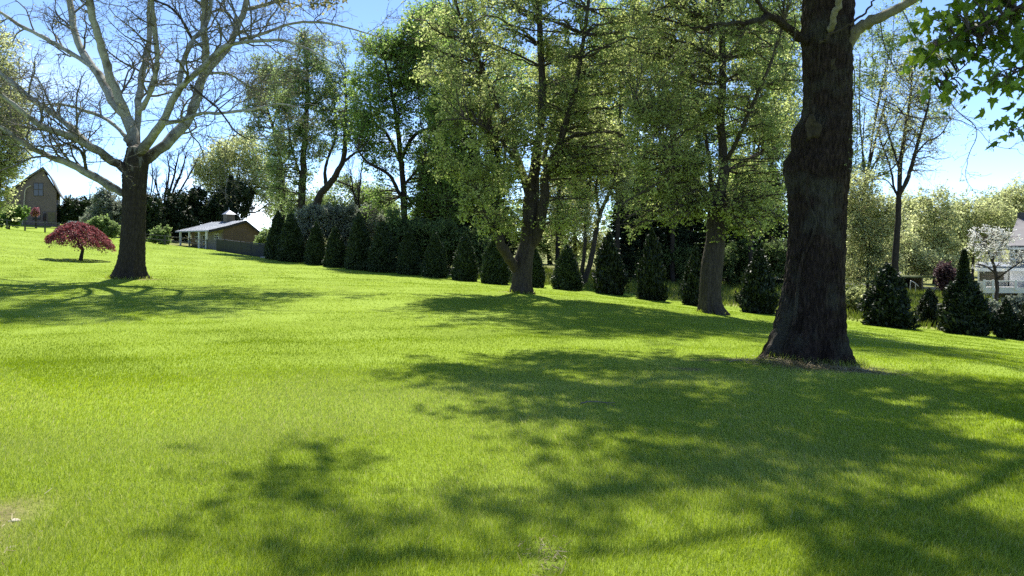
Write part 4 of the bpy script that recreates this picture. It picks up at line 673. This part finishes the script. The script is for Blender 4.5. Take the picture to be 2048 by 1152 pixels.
P = np.stack([(px_-1024)*k, 42+q*np.sin(a)*1.75, CZ-(py_-H)*k],1); P += rg.normal(size=P.shape)*.03
keepm = (np.sin(a*6+q*8+1)+.8*np.sin(a*11-q*13)+.7*np.sin(q*17+a*3)+.5*rg.normal(size=n))>-1.15; P=P[keepm]; a=a[keepm]; q=q[keepm]; n=len(P)
ax = unit(np.stack([np.cos(a)*q,np.sin(a)*q,-.25-.5*q],1)+rg.normal(size=(n,3))*.25)
leaves(gc,P,.12*rg.uniform(.6,1.4,n),.45,1,(.5+.2*rg.normal(size=n)+.2*np.sin(a*7+q*9)).clip(0,1),.9,axis=ax,rng=rg)
th = rg.uniform(0,6.28,60); u = np.linspace(0,1,6)
for t_ in th:
    e = A(math.cos(t_)*1.6,math.sin(t_)*1.6,0)*rg.uniform(.5,1); p0 = at(160,474,42); p = p0+e[None]*u[:,None]+np.stack([0*u,0*u,.25*u-.9*u**2.4*np.linalg.norm(e)/1.6],1); tubes(gc,p,.02*(1-.7*u),3)
part('crown', gc, [M['bark_black'],M['red']], rm)

# --- overhanging branch of a maple whose trunk stands outside the view
mt = thing('overhanging_maple', ground(2700,7.6), 'large leaved maple branch hanging into the sky above the white house','tree'); rg = np.random.default_rng(65); b = BASE[mt.name]
g = Geo(); Q = cat_rom(np.array([b-A(0,0,.3),b+A(0,0,1.5),b+A(-.1,.1,4),b+A(.1,.1,7.5)]),20); tubes(g,Q,np.linspace(.26,.1,20),12); part('trunk', g, M['bark_brown'], mt)
ML = [[(2700,60,14,0),(2500,-20,9,-.1),(2280,-50,6,-.2),(2120,-20,4,-.3),(2000,30,2.6,-.3),(1900,80,1.4,-.2),(1850,120,.8,-.1)],[(2280,-50,5,-.2),(2150,60,3,-.5),(2080,110,2,-.7),(2010,165,1.1,-.8)],[(2150,60,3,-.4),(2110,180,2,-.3),(2070,240,1.2,-.2),(2025,262,.7,-.2)],[(2150,-30,3,-.3),(2020,-90,2.4,.4),(1900,-110,1.4,.8)],[(2000,30,1.6,-.3),(1930,130,1.2,0),(1880,180,.7,.2)]]
nodes,nr=[],[]
for l in ML:
    Q,rr = limb_pts(l,7.4,22); Q[1:-1]+=rg.normal(size=(20,3))*.01; gl=Geo(); tubes(gl,Q,rr,8); part('limb',gl,M['bark_brown'],mt); nodes.append(Q[3:]); nr.append(rr[3:])
ME = [(1960,30,0,95,42,.5),(2030,90,-.2,60,50,.5),(1895,90,.1,45,36,.3),(2000,165,-.6,32,18,.2),(2055,225,-.2,16,16,.15),(2028,262,-.2,14,9,.1),(1872,160,.2,24,20,.2),(1912,185,.2,18,16,.2),(2150,30,0,90,80,.7),(2000,-90,.2,130,70,.7),(2200,-120,0,160,90,.8),(2100,150,-.2,40,50,.3)]
C=[]
for e in ME:
    m=int(e[3]*e[4]*.026)+4; u=rdir(m,0,rg)*(rg.random(m)**(1/3))[:,None]; kk=(7.4+e[2])/F; c=at(e[0],e[1],7.4+e[2]); C.append(c+u*A(e[3]*kk,e[5],e[4]*kk))
C=np.concatenate(C); nodes=np.concatenate(nodes); D=np.linalg.norm(C[:,None]-nodes[None],axis=2); pn=nodes[D.argmin(1)]; gc=Geo()
u=np.linspace(0,1,5)[None,:,None]; Bm=pn[:,None]*(1-u)+C[:,None]*u+A(0,0,.05)*np.sin(np.pi*u); tubes(gc,Bm,np.full((len(C),5),.005)*np.linspace(1.5,.5,5),3)
pts=[(0,0),(.10,.02),(.30,-.12),(.27,.06),(.48,.16),(.36,.26),(.42,.46),(.24,.42),(.17,.52),(.12,.78),(0,1.02)]
pts=pts+[(-x,y) for x,y in pts[-2:0:-1]]; pts=np.array(pts); nl=len(pts)
K=len(C)*2; ci=np.repeat(np.arange(len(C)),2); P=C[ci]+rg.normal(size=(K,3))*A(.11,.11,.08); ax=unit(rg.normal(size=(K,3))*.55+A(-.35,0,-.9)); nm=rdir(K,.5,rg); nm=unit(nm-ax*(nm*ax).sum(1,keepdims=True)); bx=np.cross(nm,ax); S=(.108*rg.uniform(.45,1.3,K))[:,None,None]
V=P[:,None]+S*(bx[:,None]*pts[None,:,:1]*1.05+ax[:,None]*pts[None,:,1:]-nm[:,None]*(np.abs(pts[None,:,:1])*rg.uniform(.05,.6,(K,1,1))+rg.uniform(-.1,.5,(K,1,1))*pts[None,:,1:]**2))
tri=np.array([[0,i,i+1] for i in range(1,nl-1)]); gc.add(V,(np.arange(K)[:,None,None]*nl+tri[None]).reshape(-1,3),1,np.repeat((.4+.24*rg.normal(size=K)).clip(0,1),len(tri)),False)
part('crown',gc,[M['bark_twig'],M['maple']],mt)

# ------------------------------------------------------------------ straw and stones
g = Geo(); rg = np.random.default_rng(66)
for cx,cyy,rx_,ry_,n in ((4.55,11.6,.6,.5,900),(5.1,11.35,.55,.4,700),(4.2,12.0,.6,.4,450),(-3.0,3.9,.4,.5,330),(.17,3.95,.12,.25,90)):
    x=cx+rg.normal(size=n)*rx_*.6; y=cyy+rg.normal(size=n)*ry_*.6; s=1. if cyy>8 else .55
    a=rg.uniform(0,6.28,n); ln=rg.uniform(.03,.14,n)*s; P=np.stack([x,y,gz(x,y)+.012+rg.random(n)*.035*s],1); d=np.stack([np.cos(a),np.sin(a),rg.normal(size=n)*.3],1); wv=np.stack([-np.sin(a),np.cos(a),.4+0*a],1)*(.0045*s)
    d*=ln[:,None]; g.add(np.stack([P-wv,P+wv,P+d+wv*.5,P+d-wv*.5],1),np.arange(4*n).reshape(n,4),0,rg.random(n),False)
tag(part('dry_straw',g,M['straw']),'dry straw and dead grass strewn on the bare patches','dry grass',kind='stuff')
def weed(px,Y,label,mat,seed,r=.075,n=46):
    rng=np.random.default_rng(seed); p=ground(px,Y); o=thing('weed_clump',p,label,'weed'); g=Geo()
    a=rng.uniform(0,6.28,n); ln=r*rng.uniform(.5,1.3,n); el=rng.uniform(.25,1.1,n); d=np.stack([np.cos(a)*np.cos(el),np.sin(a)*np.cos(el),np.sin(el)],1); sd_=np.stack([-np.sin(a),np.cos(a),0*a],1)*(r*.11)
    b0=p+d*.01; m1=b0+d*(ln*.55)[:,None]; e=b0+d*ln[:,None]-A(0,0,1)*(ln*.35)[:,None]
    tn=rng.random(n)*.7+(.3 if seed==1 else 0); V=np.stack([b0-sd_*.3,b0+sd_*.3,m1+sd_,e,m1-sd_],1); g.add(V,np.arange(n)[:,None]*5+np.array([[0,1,2,4]]),0,tn,False); g.add(V,np.arange(n)[:,None]*5+np.array([[2,3,4]]),0,tn,False)
    part('rosette',g,mat,o)
def twig(px,Y,ln,az,label,seed):
    rng=np.random.default_rng(seed); p=ground(px,Y); o=thing('fallen_twig',p,label,'twig'); g=Geo(); t=np.linspace(0,1,9); x=p[0]+np.cos(az)*ln*(t-.5)+rng.normal(size=9)*.012; y=p[1]+np.sin(az)*ln*(t-.5)+rng.normal(size=9)*.012
    Q=np.stack([x,y,gz(x,y)+.035+.012*np.sin(t*5)],1); tubes(g,Q,np.linspace(.009,.004,9),5); part('stem',g,M['bark_stub'],o); g=Geo(); B,Rr=spawn(Q[None],np.full((1,9),.006),1,(.1,.2),(30,60),4,.2,.1,.6,.003,rng=rng); tubes(g,B,Rr,4); part('side_shoot',g,M['bark_stub'],o)
twig(1490,11.9,.55,.3,'pale fallen twig on the bare ground beside the burled trunk',4); twig(1730,11.3,.4,-.2,'pale fallen twig in the shadow of the burled trunk',5); twig(1195,8.0,.45,.5,'fallen twig lying in the shaded lawn',6)
def stone(px,py_Y,s,label,seed,grp='stones on the bare soil'):
    rng=np.random.default_rng(seed); p=ground(px,py_Y); th=np.linspace(0,2*np.pi,10,endpoint=False); g=Geo(); R_=[]
    for f,zz in ((.75,-.25),(1,.1),(.85,.4),(.45,.6)): R_.append(np.stack([np.cos(th)*f*s*1.5,np.sin(th)*f*s,0*th+zz*s*.7],1)*(1+.14*rng.normal(size=(10,1)))+p)
    V=np.array(R_); id_=np.arange(40).reshape(4,10); i2=np.roll(id_,-1,1); g.add(V-0,np.stack([id_[:-1],i2[:-1],i2[1:],id_[1:]],-1).reshape(-1,4),smooth=False); g.add(V[-1],np.arange(10)[None],smooth=False)
    tag(part('stone',g,plain('pale_stone',(.42,.37,.30),.9,.2,30.) if 'pale_stone' not in bpy.data.materials else bpy.data.materials['pale_stone'],base=p),label,'stone',grp)
stone(28,4.35,.022,'small pale stone farthest from the picture edge corner on the bare soil',1)
stone(22,3.98,.016,'tiny pale stone in the middle of the bare soil',3)

# ------------------------------------------------------------------ buildings
tan = siding('tan_board_siding',(.115,.083,.056),.22); grey_s = siding('grey_board_siding',(.30,.28,.25),.22); metal = plain('standing_seam_metal',(.27,.30,.35),.45,.08,2.,metal=.3); whitep = plain('white_paint',(.78,.78,.76),.5,.05)
glass = plain('dark_window_glass',(.02,.025,.03),.08,.3); blackp = plain('black_paint',(.018,.018,.02),.5,.2); dkpanel = plain('dark_mesh_panel',(.016,.017,.017),.8,.2)
stucco = plain('brown_stucco',(.165,.122,.108),.9,.12,1.2,bump=.03); shingle = siding('dark_roof_shingles',(.11,.09,.075),.3); greyroof = siding('grey_roof_shingles',(.12,.115,.125),.28)
wood = plain('weathered_wood',(.16,.13,.09),.85,.25,6.,stretch=(1,1,4))
# barn
YC = 84.; ang = math.radians(45); C = ground(448,YC); uu = A(math.cos(ang),math.sin(ang),0); vv = A(-math.sin(ang),math.cos(ang),0)
def along(p0,d,px): t=(px-1024)/F; return (t*p0[1]-p0[0])/(d[0]-t*d[1])
def gp(px,py): a=along(C,uu,px); p=C+uu*a; return a, CZ-(py-H)/F*p[1]
barn = thing('barn', C, 'small tan barn with pale metal roof, cupola and white posted porch','barn')
aR,zR = gp(524,469); aA,zA = gp(490,441); aB,zB = gp(452,452); aP,zP = gp(415,460.5); z0 = C[2]-1.2
pE = C+uu*aP; Lb = along(pE,vv,351); zC = zB
def bp(a,b,z): return C*A(1,1,0)+uu*a+vv*b+A(0,0,z)
g=Geo(); prism(g,[bp(0,0,z0),bp(aR,0,z0-.4),bp(aR,0,zR-.05),bp(aA,0,zA-.08),bp(0,0,zB-.12)],vv*Lb); part('wall',g,tan,barn)
g=Geo(); prism(g,[bp(-.03,.02,z0),bp(-.03,Lb*.8,z0),bp(-.03,Lb*.8,zB-.2),bp(-.03,.02,zB-.2)],-uu*.02); part('porch_wall',g,grey_s,barn)
g=Geo(); pr=[bp(aR+.25,-.3,zR-.18),bp(aA,-.3,zA),bp(aB,-.3,zB),bp(aP,-.3,zP)]; prism(g,pr+[p-A(0,0,.13) for p in pr[::-1]],vv*(Lb+.45)); rf=part('roof',g,metal,barn)
g=Geo(); 
for p0,p1 in zip(pr[:-1],pr[1:]):
    for q in np.linspace(.3,Lb+.1,12): tubes(g,np.array([p0+vv*q+A(0,0,.02),p1+vv*q+A(0,0,.02)]),np.array([.025,.025]),4)
part('seam_rib',g,metal,rf)
g=Geo(); prism(g,[p-vv*.025+A(0,0,.02) for p in pr]+[p-vv*.025-A(0,0,.26) for p in pr[::-1]],vv*.02); part('fascia',g,blackp,rf)
ac = aA; bc = along(bp(aA,0,0),vv,458); cc = bp(ac,bc,zA); g=Geo(); box(g,cc+A(0,0,.25),(.95,.95,1.1),uu,vv); cu=part('cupola',g,wood,rf)
g=Geo(); V=[cc+A(0,0,.8)+uu*sx*.62+vv*sy*.62 for sx,sy in ((-1,-1),(1,-1),(1,1),(-1,1))]+[cc+A(0,0,1.35)]; g.add(V,[[0,1,4],[1,2,4],[2,3,4],[3,0,4]],smooth=False); g.add(V[:4],[[3,2,1,0]],smooth=False); tubes(g,np.array([cc+A(0,0,1.3),cc+A(0,0,1.65)]),np.array([.05,.02]),6); part('cupola_cap',g,metal,barn)
for px in (413,398,379,361):
    b_=along(bp(aP+.15,0,0),vv,px); q=bp(aP+.15,b_,0); zb=gz(q[0],q[1]); g=Geo(); box(g,A(q[0],q[1],(zb+zP)/2-.2),(.17,.17,zP-zb+.2),uu,vv); part('porch_post',g,whitep,barn)
def wall_open(name,px,py0,py1,wd,m_in,fr,a0=-.05):
    b_=along(bp(a0,0,0),vv,px); q=bp(a0,b_,0); Yq=q[1]; zt=CZ-(py0-H)/F*Yq; zb=CZ-(py1-H)/F*Yq; g=Geo(); c=A(q[0],q[1],(zt+zb)/2); box(g,c-uu*.02,(.08,wd+.22,zt-zb+.22),uu,vv); f=part(name,g,fr,barn)
    g=Geo(); box(g,c-uu*.06,(.03,wd,zt-zb),uu,vv); part('pane',g,m_in,f)
    g=Geo(); box(g,c-uu*.085,(.03,.05,zt-zb),uu,vv); box(g,c-uu*.087,(.03,wd,.05),uu,vv); part('muntin',g,fr,f)
wall_open('window',395,465,481,.9,glass,whitep); wall_open('door',411,471,495,1.0,glass,whitep); wall_open('window',434,469,477,.8,glass,whitep)
g=Geo(); box(g,bp(-.12,.1,C[2]+1.5),(.10,.28,1.3),uu,vv); part('shutter',g,wood,barn)
# black fence in front of the barn
def fence(name,label,pts,h,mats,panel,rails,post_w=.11,extra=None):
    p0=ground(*pts[0]); root=thing(name,p0,label,'fence'); Pp=[ground(*p) for p in pts]
    for p in Pp: g=Geo(); box(g,p+A(0,0,h/2-.1),(post_w,post_w,h+.25)); part('post',g,blackp,root)
    for a,b in zip(Pp[:-1],Pp[1:]):
        d=unit(b-a); n_=unit(np.cross(d,A(0,0,1))); mid=(a+b)/2; ln=np.linalg.norm(b-a)
        for rz in rails: g=Geo(); tubes(g,np.array([a+A(0,0,rz),b+A(0,0,rz)]),np.array([.035,.035]),6); part('rail',g,blackp,root)
        if panel: g=Geo(); prism(g,[a+d*.06+A(0,0,-.15),b-d*.06+A(0,0,-.15),b-d*.06+A(0,0,h-.12),a+d*.06+A(0,0,h-.12)],n_*.02); part('panel',g,panel,root)
    return root
fence('panel_fence','black post fence with dark screen panels in front of the barn',[(434,70.5),(450,69.5),(482,67),(503,65.5),(530,63)],1.15,None,dkpanel,[1.1])
fence('garden_fence','low black post fence in front of the brown house',[(-20,79.5),(14,79),(50,78),(90,76),(118,75)],1.15,None,None,[.55,1.05])
fence('wire_fence','low dark fence below the barn porch',[(290,74),(330,73.5),(379,73),(414,72)],.95,None,None,[.45,.85])
# utility post by the fence end
up=thing('utility_meter',ground(538,62.5),'pale utility meter box on twin posts between fence and first evergreen','utility meter'); b=BASE[up.name]
g=Geo(); box(g,b+A(0,0,.95),(.34,.2,.6)); box(g,b+A(0,0,1.3),(.26,.16,.12)); part('meter_box',g,plain('grey_metal_box',(.45,.45,.43),.5,.1),up)
for s in (-.16,.2): g=Geo(); box(g,b+A(s,.14,.5),(.09,.09,1.3)); part('post',g,wood,up)
g=Geo(); box(g,b+A(-.1,-.1,.05),(1.0,.5,.16)); part('pad',g,plain('concrete',(.5,.48,.44),.9,.1),up)
# brown house
YH=100.; hb=ground(70,YH); house=thing('brown_house',hb,'brown stucco house with steep curved gable and dark windows','house')
def fp(px,py,Y=YH): return at(px,py,Y)
class Face:
    '''a vertical plane through a point, turned about the vertical; maps outline points onto it'''
    def __init__(s,px,Y,turn): s.p=at(px,H,Y); t=math.radians(turn); s.u=A(math.cos(t),math.sin(t),0); s.n=A(-math.sin(t),math.cos(t),0)
    def __call__(s,px,py,d=0.):
        o=s.p+s.n*d; r=A((px-1024)/F,1,-(py-H)/F); k=((o[:2]-0)@s.n[:2])/(r[:2]@s.n[:2]); return A(0,0,CZ)+r*k
    def flat(s,poly,depth,d=0.): g=Geo(); return prism(g,[s(a,b,d) for a,b in poly],s.n*depth)
def flat(poly,depth,Y): g=Geo(); return prism(g,[at(a,b,Y) for a,b in poly],A(0,depth,0))
HF=Face(70,YH,28)
part('wall',HF.flat([(10,470),(113,470),(113,383),(85,339),(30,378),(10,390)],9),stucco,house)
g=Geo(); rp=[(122,391),(112,374),(100,351),(86,333),(62,348),(36,367),(6,387)]; prism(g,[HF(a,b,-.4) for a,b in rp]+[HF(a,b+4.5,-.4) for a,b in rp[::-1]],HF.n*10); part('roof',g,shingle,house)
part('wing_wall',HF.flat([(-70,470),(17,470),(17,402),(-70,402)],7,1.0),stucco,house); g=Geo(); rp=[(40,404),(20,385),(0,366),(-80,366)]; prism(g,[HF(a,b,-.15) for a,b in rp]+[HF(a,b+3,-.15) for a,b in rp[::-1]],HF.n*8); part('wing_roof',g,shingle,house)
def win(parent,poly,P,d0,fr,gl,name='window'):
    g=Geo(); c=np.mean(poly,0); big=[tuple(c+(np.array(p)-c)*1.12) for p in poly]; prism(g,[P(a,b,d0-.05) for a,b in big],P.n*.12); f=part(name,g,fr,parent); g=Geo(); prism(g,[P(a,b,d0-.09) for a,b in poly],P.n*.03); part('pane',g,gl,f)
    q=np.array(poly); x0,x1,y0,y1=q[:,0].min(),q[:,0].max(),q[:,1].min(),q[:,1].max(); xm=(x0+x1)/2; ym=(y0+y1)/2; e=(x1-x0)*.04
    g=Geo(); prism(g,[P(xm-e,y0,d0-.115),P(xm+e,y0,d0-.115),P(xm+e,y1,d0-.115),P(xm-e,y1,d0-.115)],P.n*.02); prism(g,[P(x0,ym-e,d0-.118),P(x1,ym-e,d0-.118),P(x1,ym+e,d0-.118),P(x0,ym+e,d0-.118)],P.n*.02); part('muntin',g,fr,f); return f
brf=plain('brown_frame',(.06,.045,.035),.6,.1)
win(house,[(68,391),(85.5,391),(85.5,367),(68,367)],HF,0,brf,glass); win(house,[(66,438),(80,438),(80,418),(77,415),(72,414),(66,417)],HF,0,brf,glass); win(house,[(86,441),(92,441),(92,424),(86,424)],HF,0,brf,glass,'door')
g=Geo(); prism(g,[HF(96,446,-.12),HF(110,446,-.12),HF(110,424,-.12),HF(96,424,-.12)],HF.n*.06); part('wood_panel',g,plain('yellowish_plank',(.13,.105,.06),.8,.2),house)
g=Geo(); tubes(g,np.array([HF(45,450,-.2),HF(50,382,-.2),HF(53,376,-.25),HF(62,371,-.45)]),np.full(4,.075),6); part('downspout',g,plain('beige_metal',(.42,.36,.29),.5,.1),house)
gh=thing('greenhouse',ground(124,104),'small white framed glass greenhouse beside the brown house','greenhouse'); YG=104.
part('glass_wall',flat([(113,447),(134,447),(134,433),(113,433)],2.4,YG),plain('pale_glass',(.30,.38,.42),.15,.2),gh); g=Geo()
for x in (113,118,123,127.5,134): box(g,at(x,440,YG-.06),(.12,.1,1.1))
for y in (433,440): box(g,at(123.5,y,YG-.07),(1.5,.1,.12))
part('frame',g,whitep,gh)
# white house
YW=62.; wh=thing('white_house',ground(2110,YW),'white house with grey roof and deck railing behind the blossom tree','house'); wsd=siding('white_clapboard',(.74,.74,.73),.18)
WF=Face(2060,YW,-38)
part('wall',WF.flat([(2019,640),(2260,640),(2260,488),(2019,488)],8),wsd,wh)
part('porch_wall',WF.flat([(1955,640),(2017,640),(2017,532),(1955,532)],4,.6),wsd,wh)
g=Geo(); prism(g,[WF(2014,495,-.5),WF(2280,495,-.5),WF(2280,437,4.5),WF(2036,437,4.5)],A(0,0,.16)); rf=part('roof',g,greyroof,wh)
g=Geo(); prism(g,[WF(2014,495,-.52),WF(2280,495,-.52),WF(2280,499,-.52),WF(2014,499,-.52)],WF.n*.12); part('gutter',g,whitep,rf)
g=Geo(); box(g,WF(2043,434,4.3),(.45,.45,.8)); part('roof_vent',g,blackp,wh)
for x0,x1 in ((2023,2035),(2042,2054),(2062,2074)): win(wh,[(x0,515),(x1,515),(x1,500),(x0,500)],WF,0,whitep,glass)
g=Geo(); prism(g,[WF(1950,536,-1.2),WF(2280,536,-1.2),WF(2280,527,-.02),WF(1958,527,-.02)],A(0,0,.14)); part('porch_roof',g,plain('blue_grey_roof',(.13,.16,.20),.6,.1),wh)
g=Geo(); prism(g,[WF(1950,536,-1.22),WF(2280,536,-1.22),WF(2280,542,-1.22),WF(1950,542,-1.22)],WF.n*.08); part('porch_fascia',g,whitep,wh)
win(wh,[(1962,561),(2005,561),(2005,545),(1962,545)],WF,.6,plain('brown_trim',(.12,.10,.075),.7,.1),plain('brown_screen',(.09,.085,.06),.5,.3),'patio_door')
g=Geo(); prism(g,[WF(1966,576,-3),WF(2280,578,-3),WF(2280,588,-3),WF(1966,586,-3)],WF.n*2.9); dk=part('deck',g,whitep,wh)
g=Geo()
for y in (561,575): prism(g,[WF(1968,y,-3.02),WF(2280,y+1,-3.02),WF(2280,y+3,-3.02),WF(1968,y+2,-3.02)],WF.n*.1)
part('handrail',g,whitep,dk)
for x in (1969,1986,2032,2078): g=Geo(); box(g,WF(x,570,-3.05),(.16,.16,.85),WF.u,WF.n); part('rail_post',g,whitep,dk)
for x in np.arange(1972,2078,2.6):
    if abs(x-1986)<2 or abs(x-2032)<2: continue
    g=Geo(); box(g,WF(x,569,-2.97),(.035,.035,.55),WF.u,WF.n); part('baluster',g,blackp,dk)
for x in (1988,2040): g=Geo(); box(g,WF(x,597,-2.6),(.25,.25,1.1),WF.u,WF.n); part('deck_post',g,whitep,wh)
part('lattice',WF.flat([(1996,612),(2280,612),(2280,588),(1996,587)],.1,-1.8),wood,wh)
# dark garden shelter with a metal handrail
Y_=66.; sh=thing('garden_shed',ground(1830,Y_),'dark open fronted garden shelter between the two wide dark evergreens','shed')
part('back_wall',flat([(1806,600),(1846,600),(1846,556),(1806,556)],.15,Y_+2),plain('dark_boards',(.025,.022,.02),.9,.3,stretch=(1,1,.2)),sh)
for x in (1807,1845): part('side_wall',flat([(x-1.5,600),(x+1.5,600),(x+1.5,556),(x-1.5,556)],1.95,Y_),bpy.data.materials['weathered_wood'],sh)
part('roof',flat([(1802,556),(1850,556),(1848,552.5),(1804,552.5)],2.6,Y_-.3),plain('mossy_roof',(.07,.09,.03),.9,.3),sh)
hr=thing('metal_handrail',ground(1822,Y_-1),'thin pale metal handrail in front of the dark shelter','handrail'); g=Geo()
Yr=Y_-1.; tubes(g,cat_rom(np.array([at(1819,592,Yr),at(1821,564,Yr),at(1824,563,Yr),at(1831,567,Yr),at(1837,573,Yr)]),20),np.full(20,.035),6); part('rail',g,plain('galvanised_metal',(.5,.5,.48),.4,.1,metal=.5),hr); g=Geo(); tubes(g,np.array([at(1831,593,Yr),at(1831,568,Yr)]),np.full(2,.03),6); part('post',g,bpy.data.materials['galvanised_metal'],hr)
print('verts', sum(len(m.vertices) for m in bpy.data.meshes), 'objs', len(bpy.data.objects))
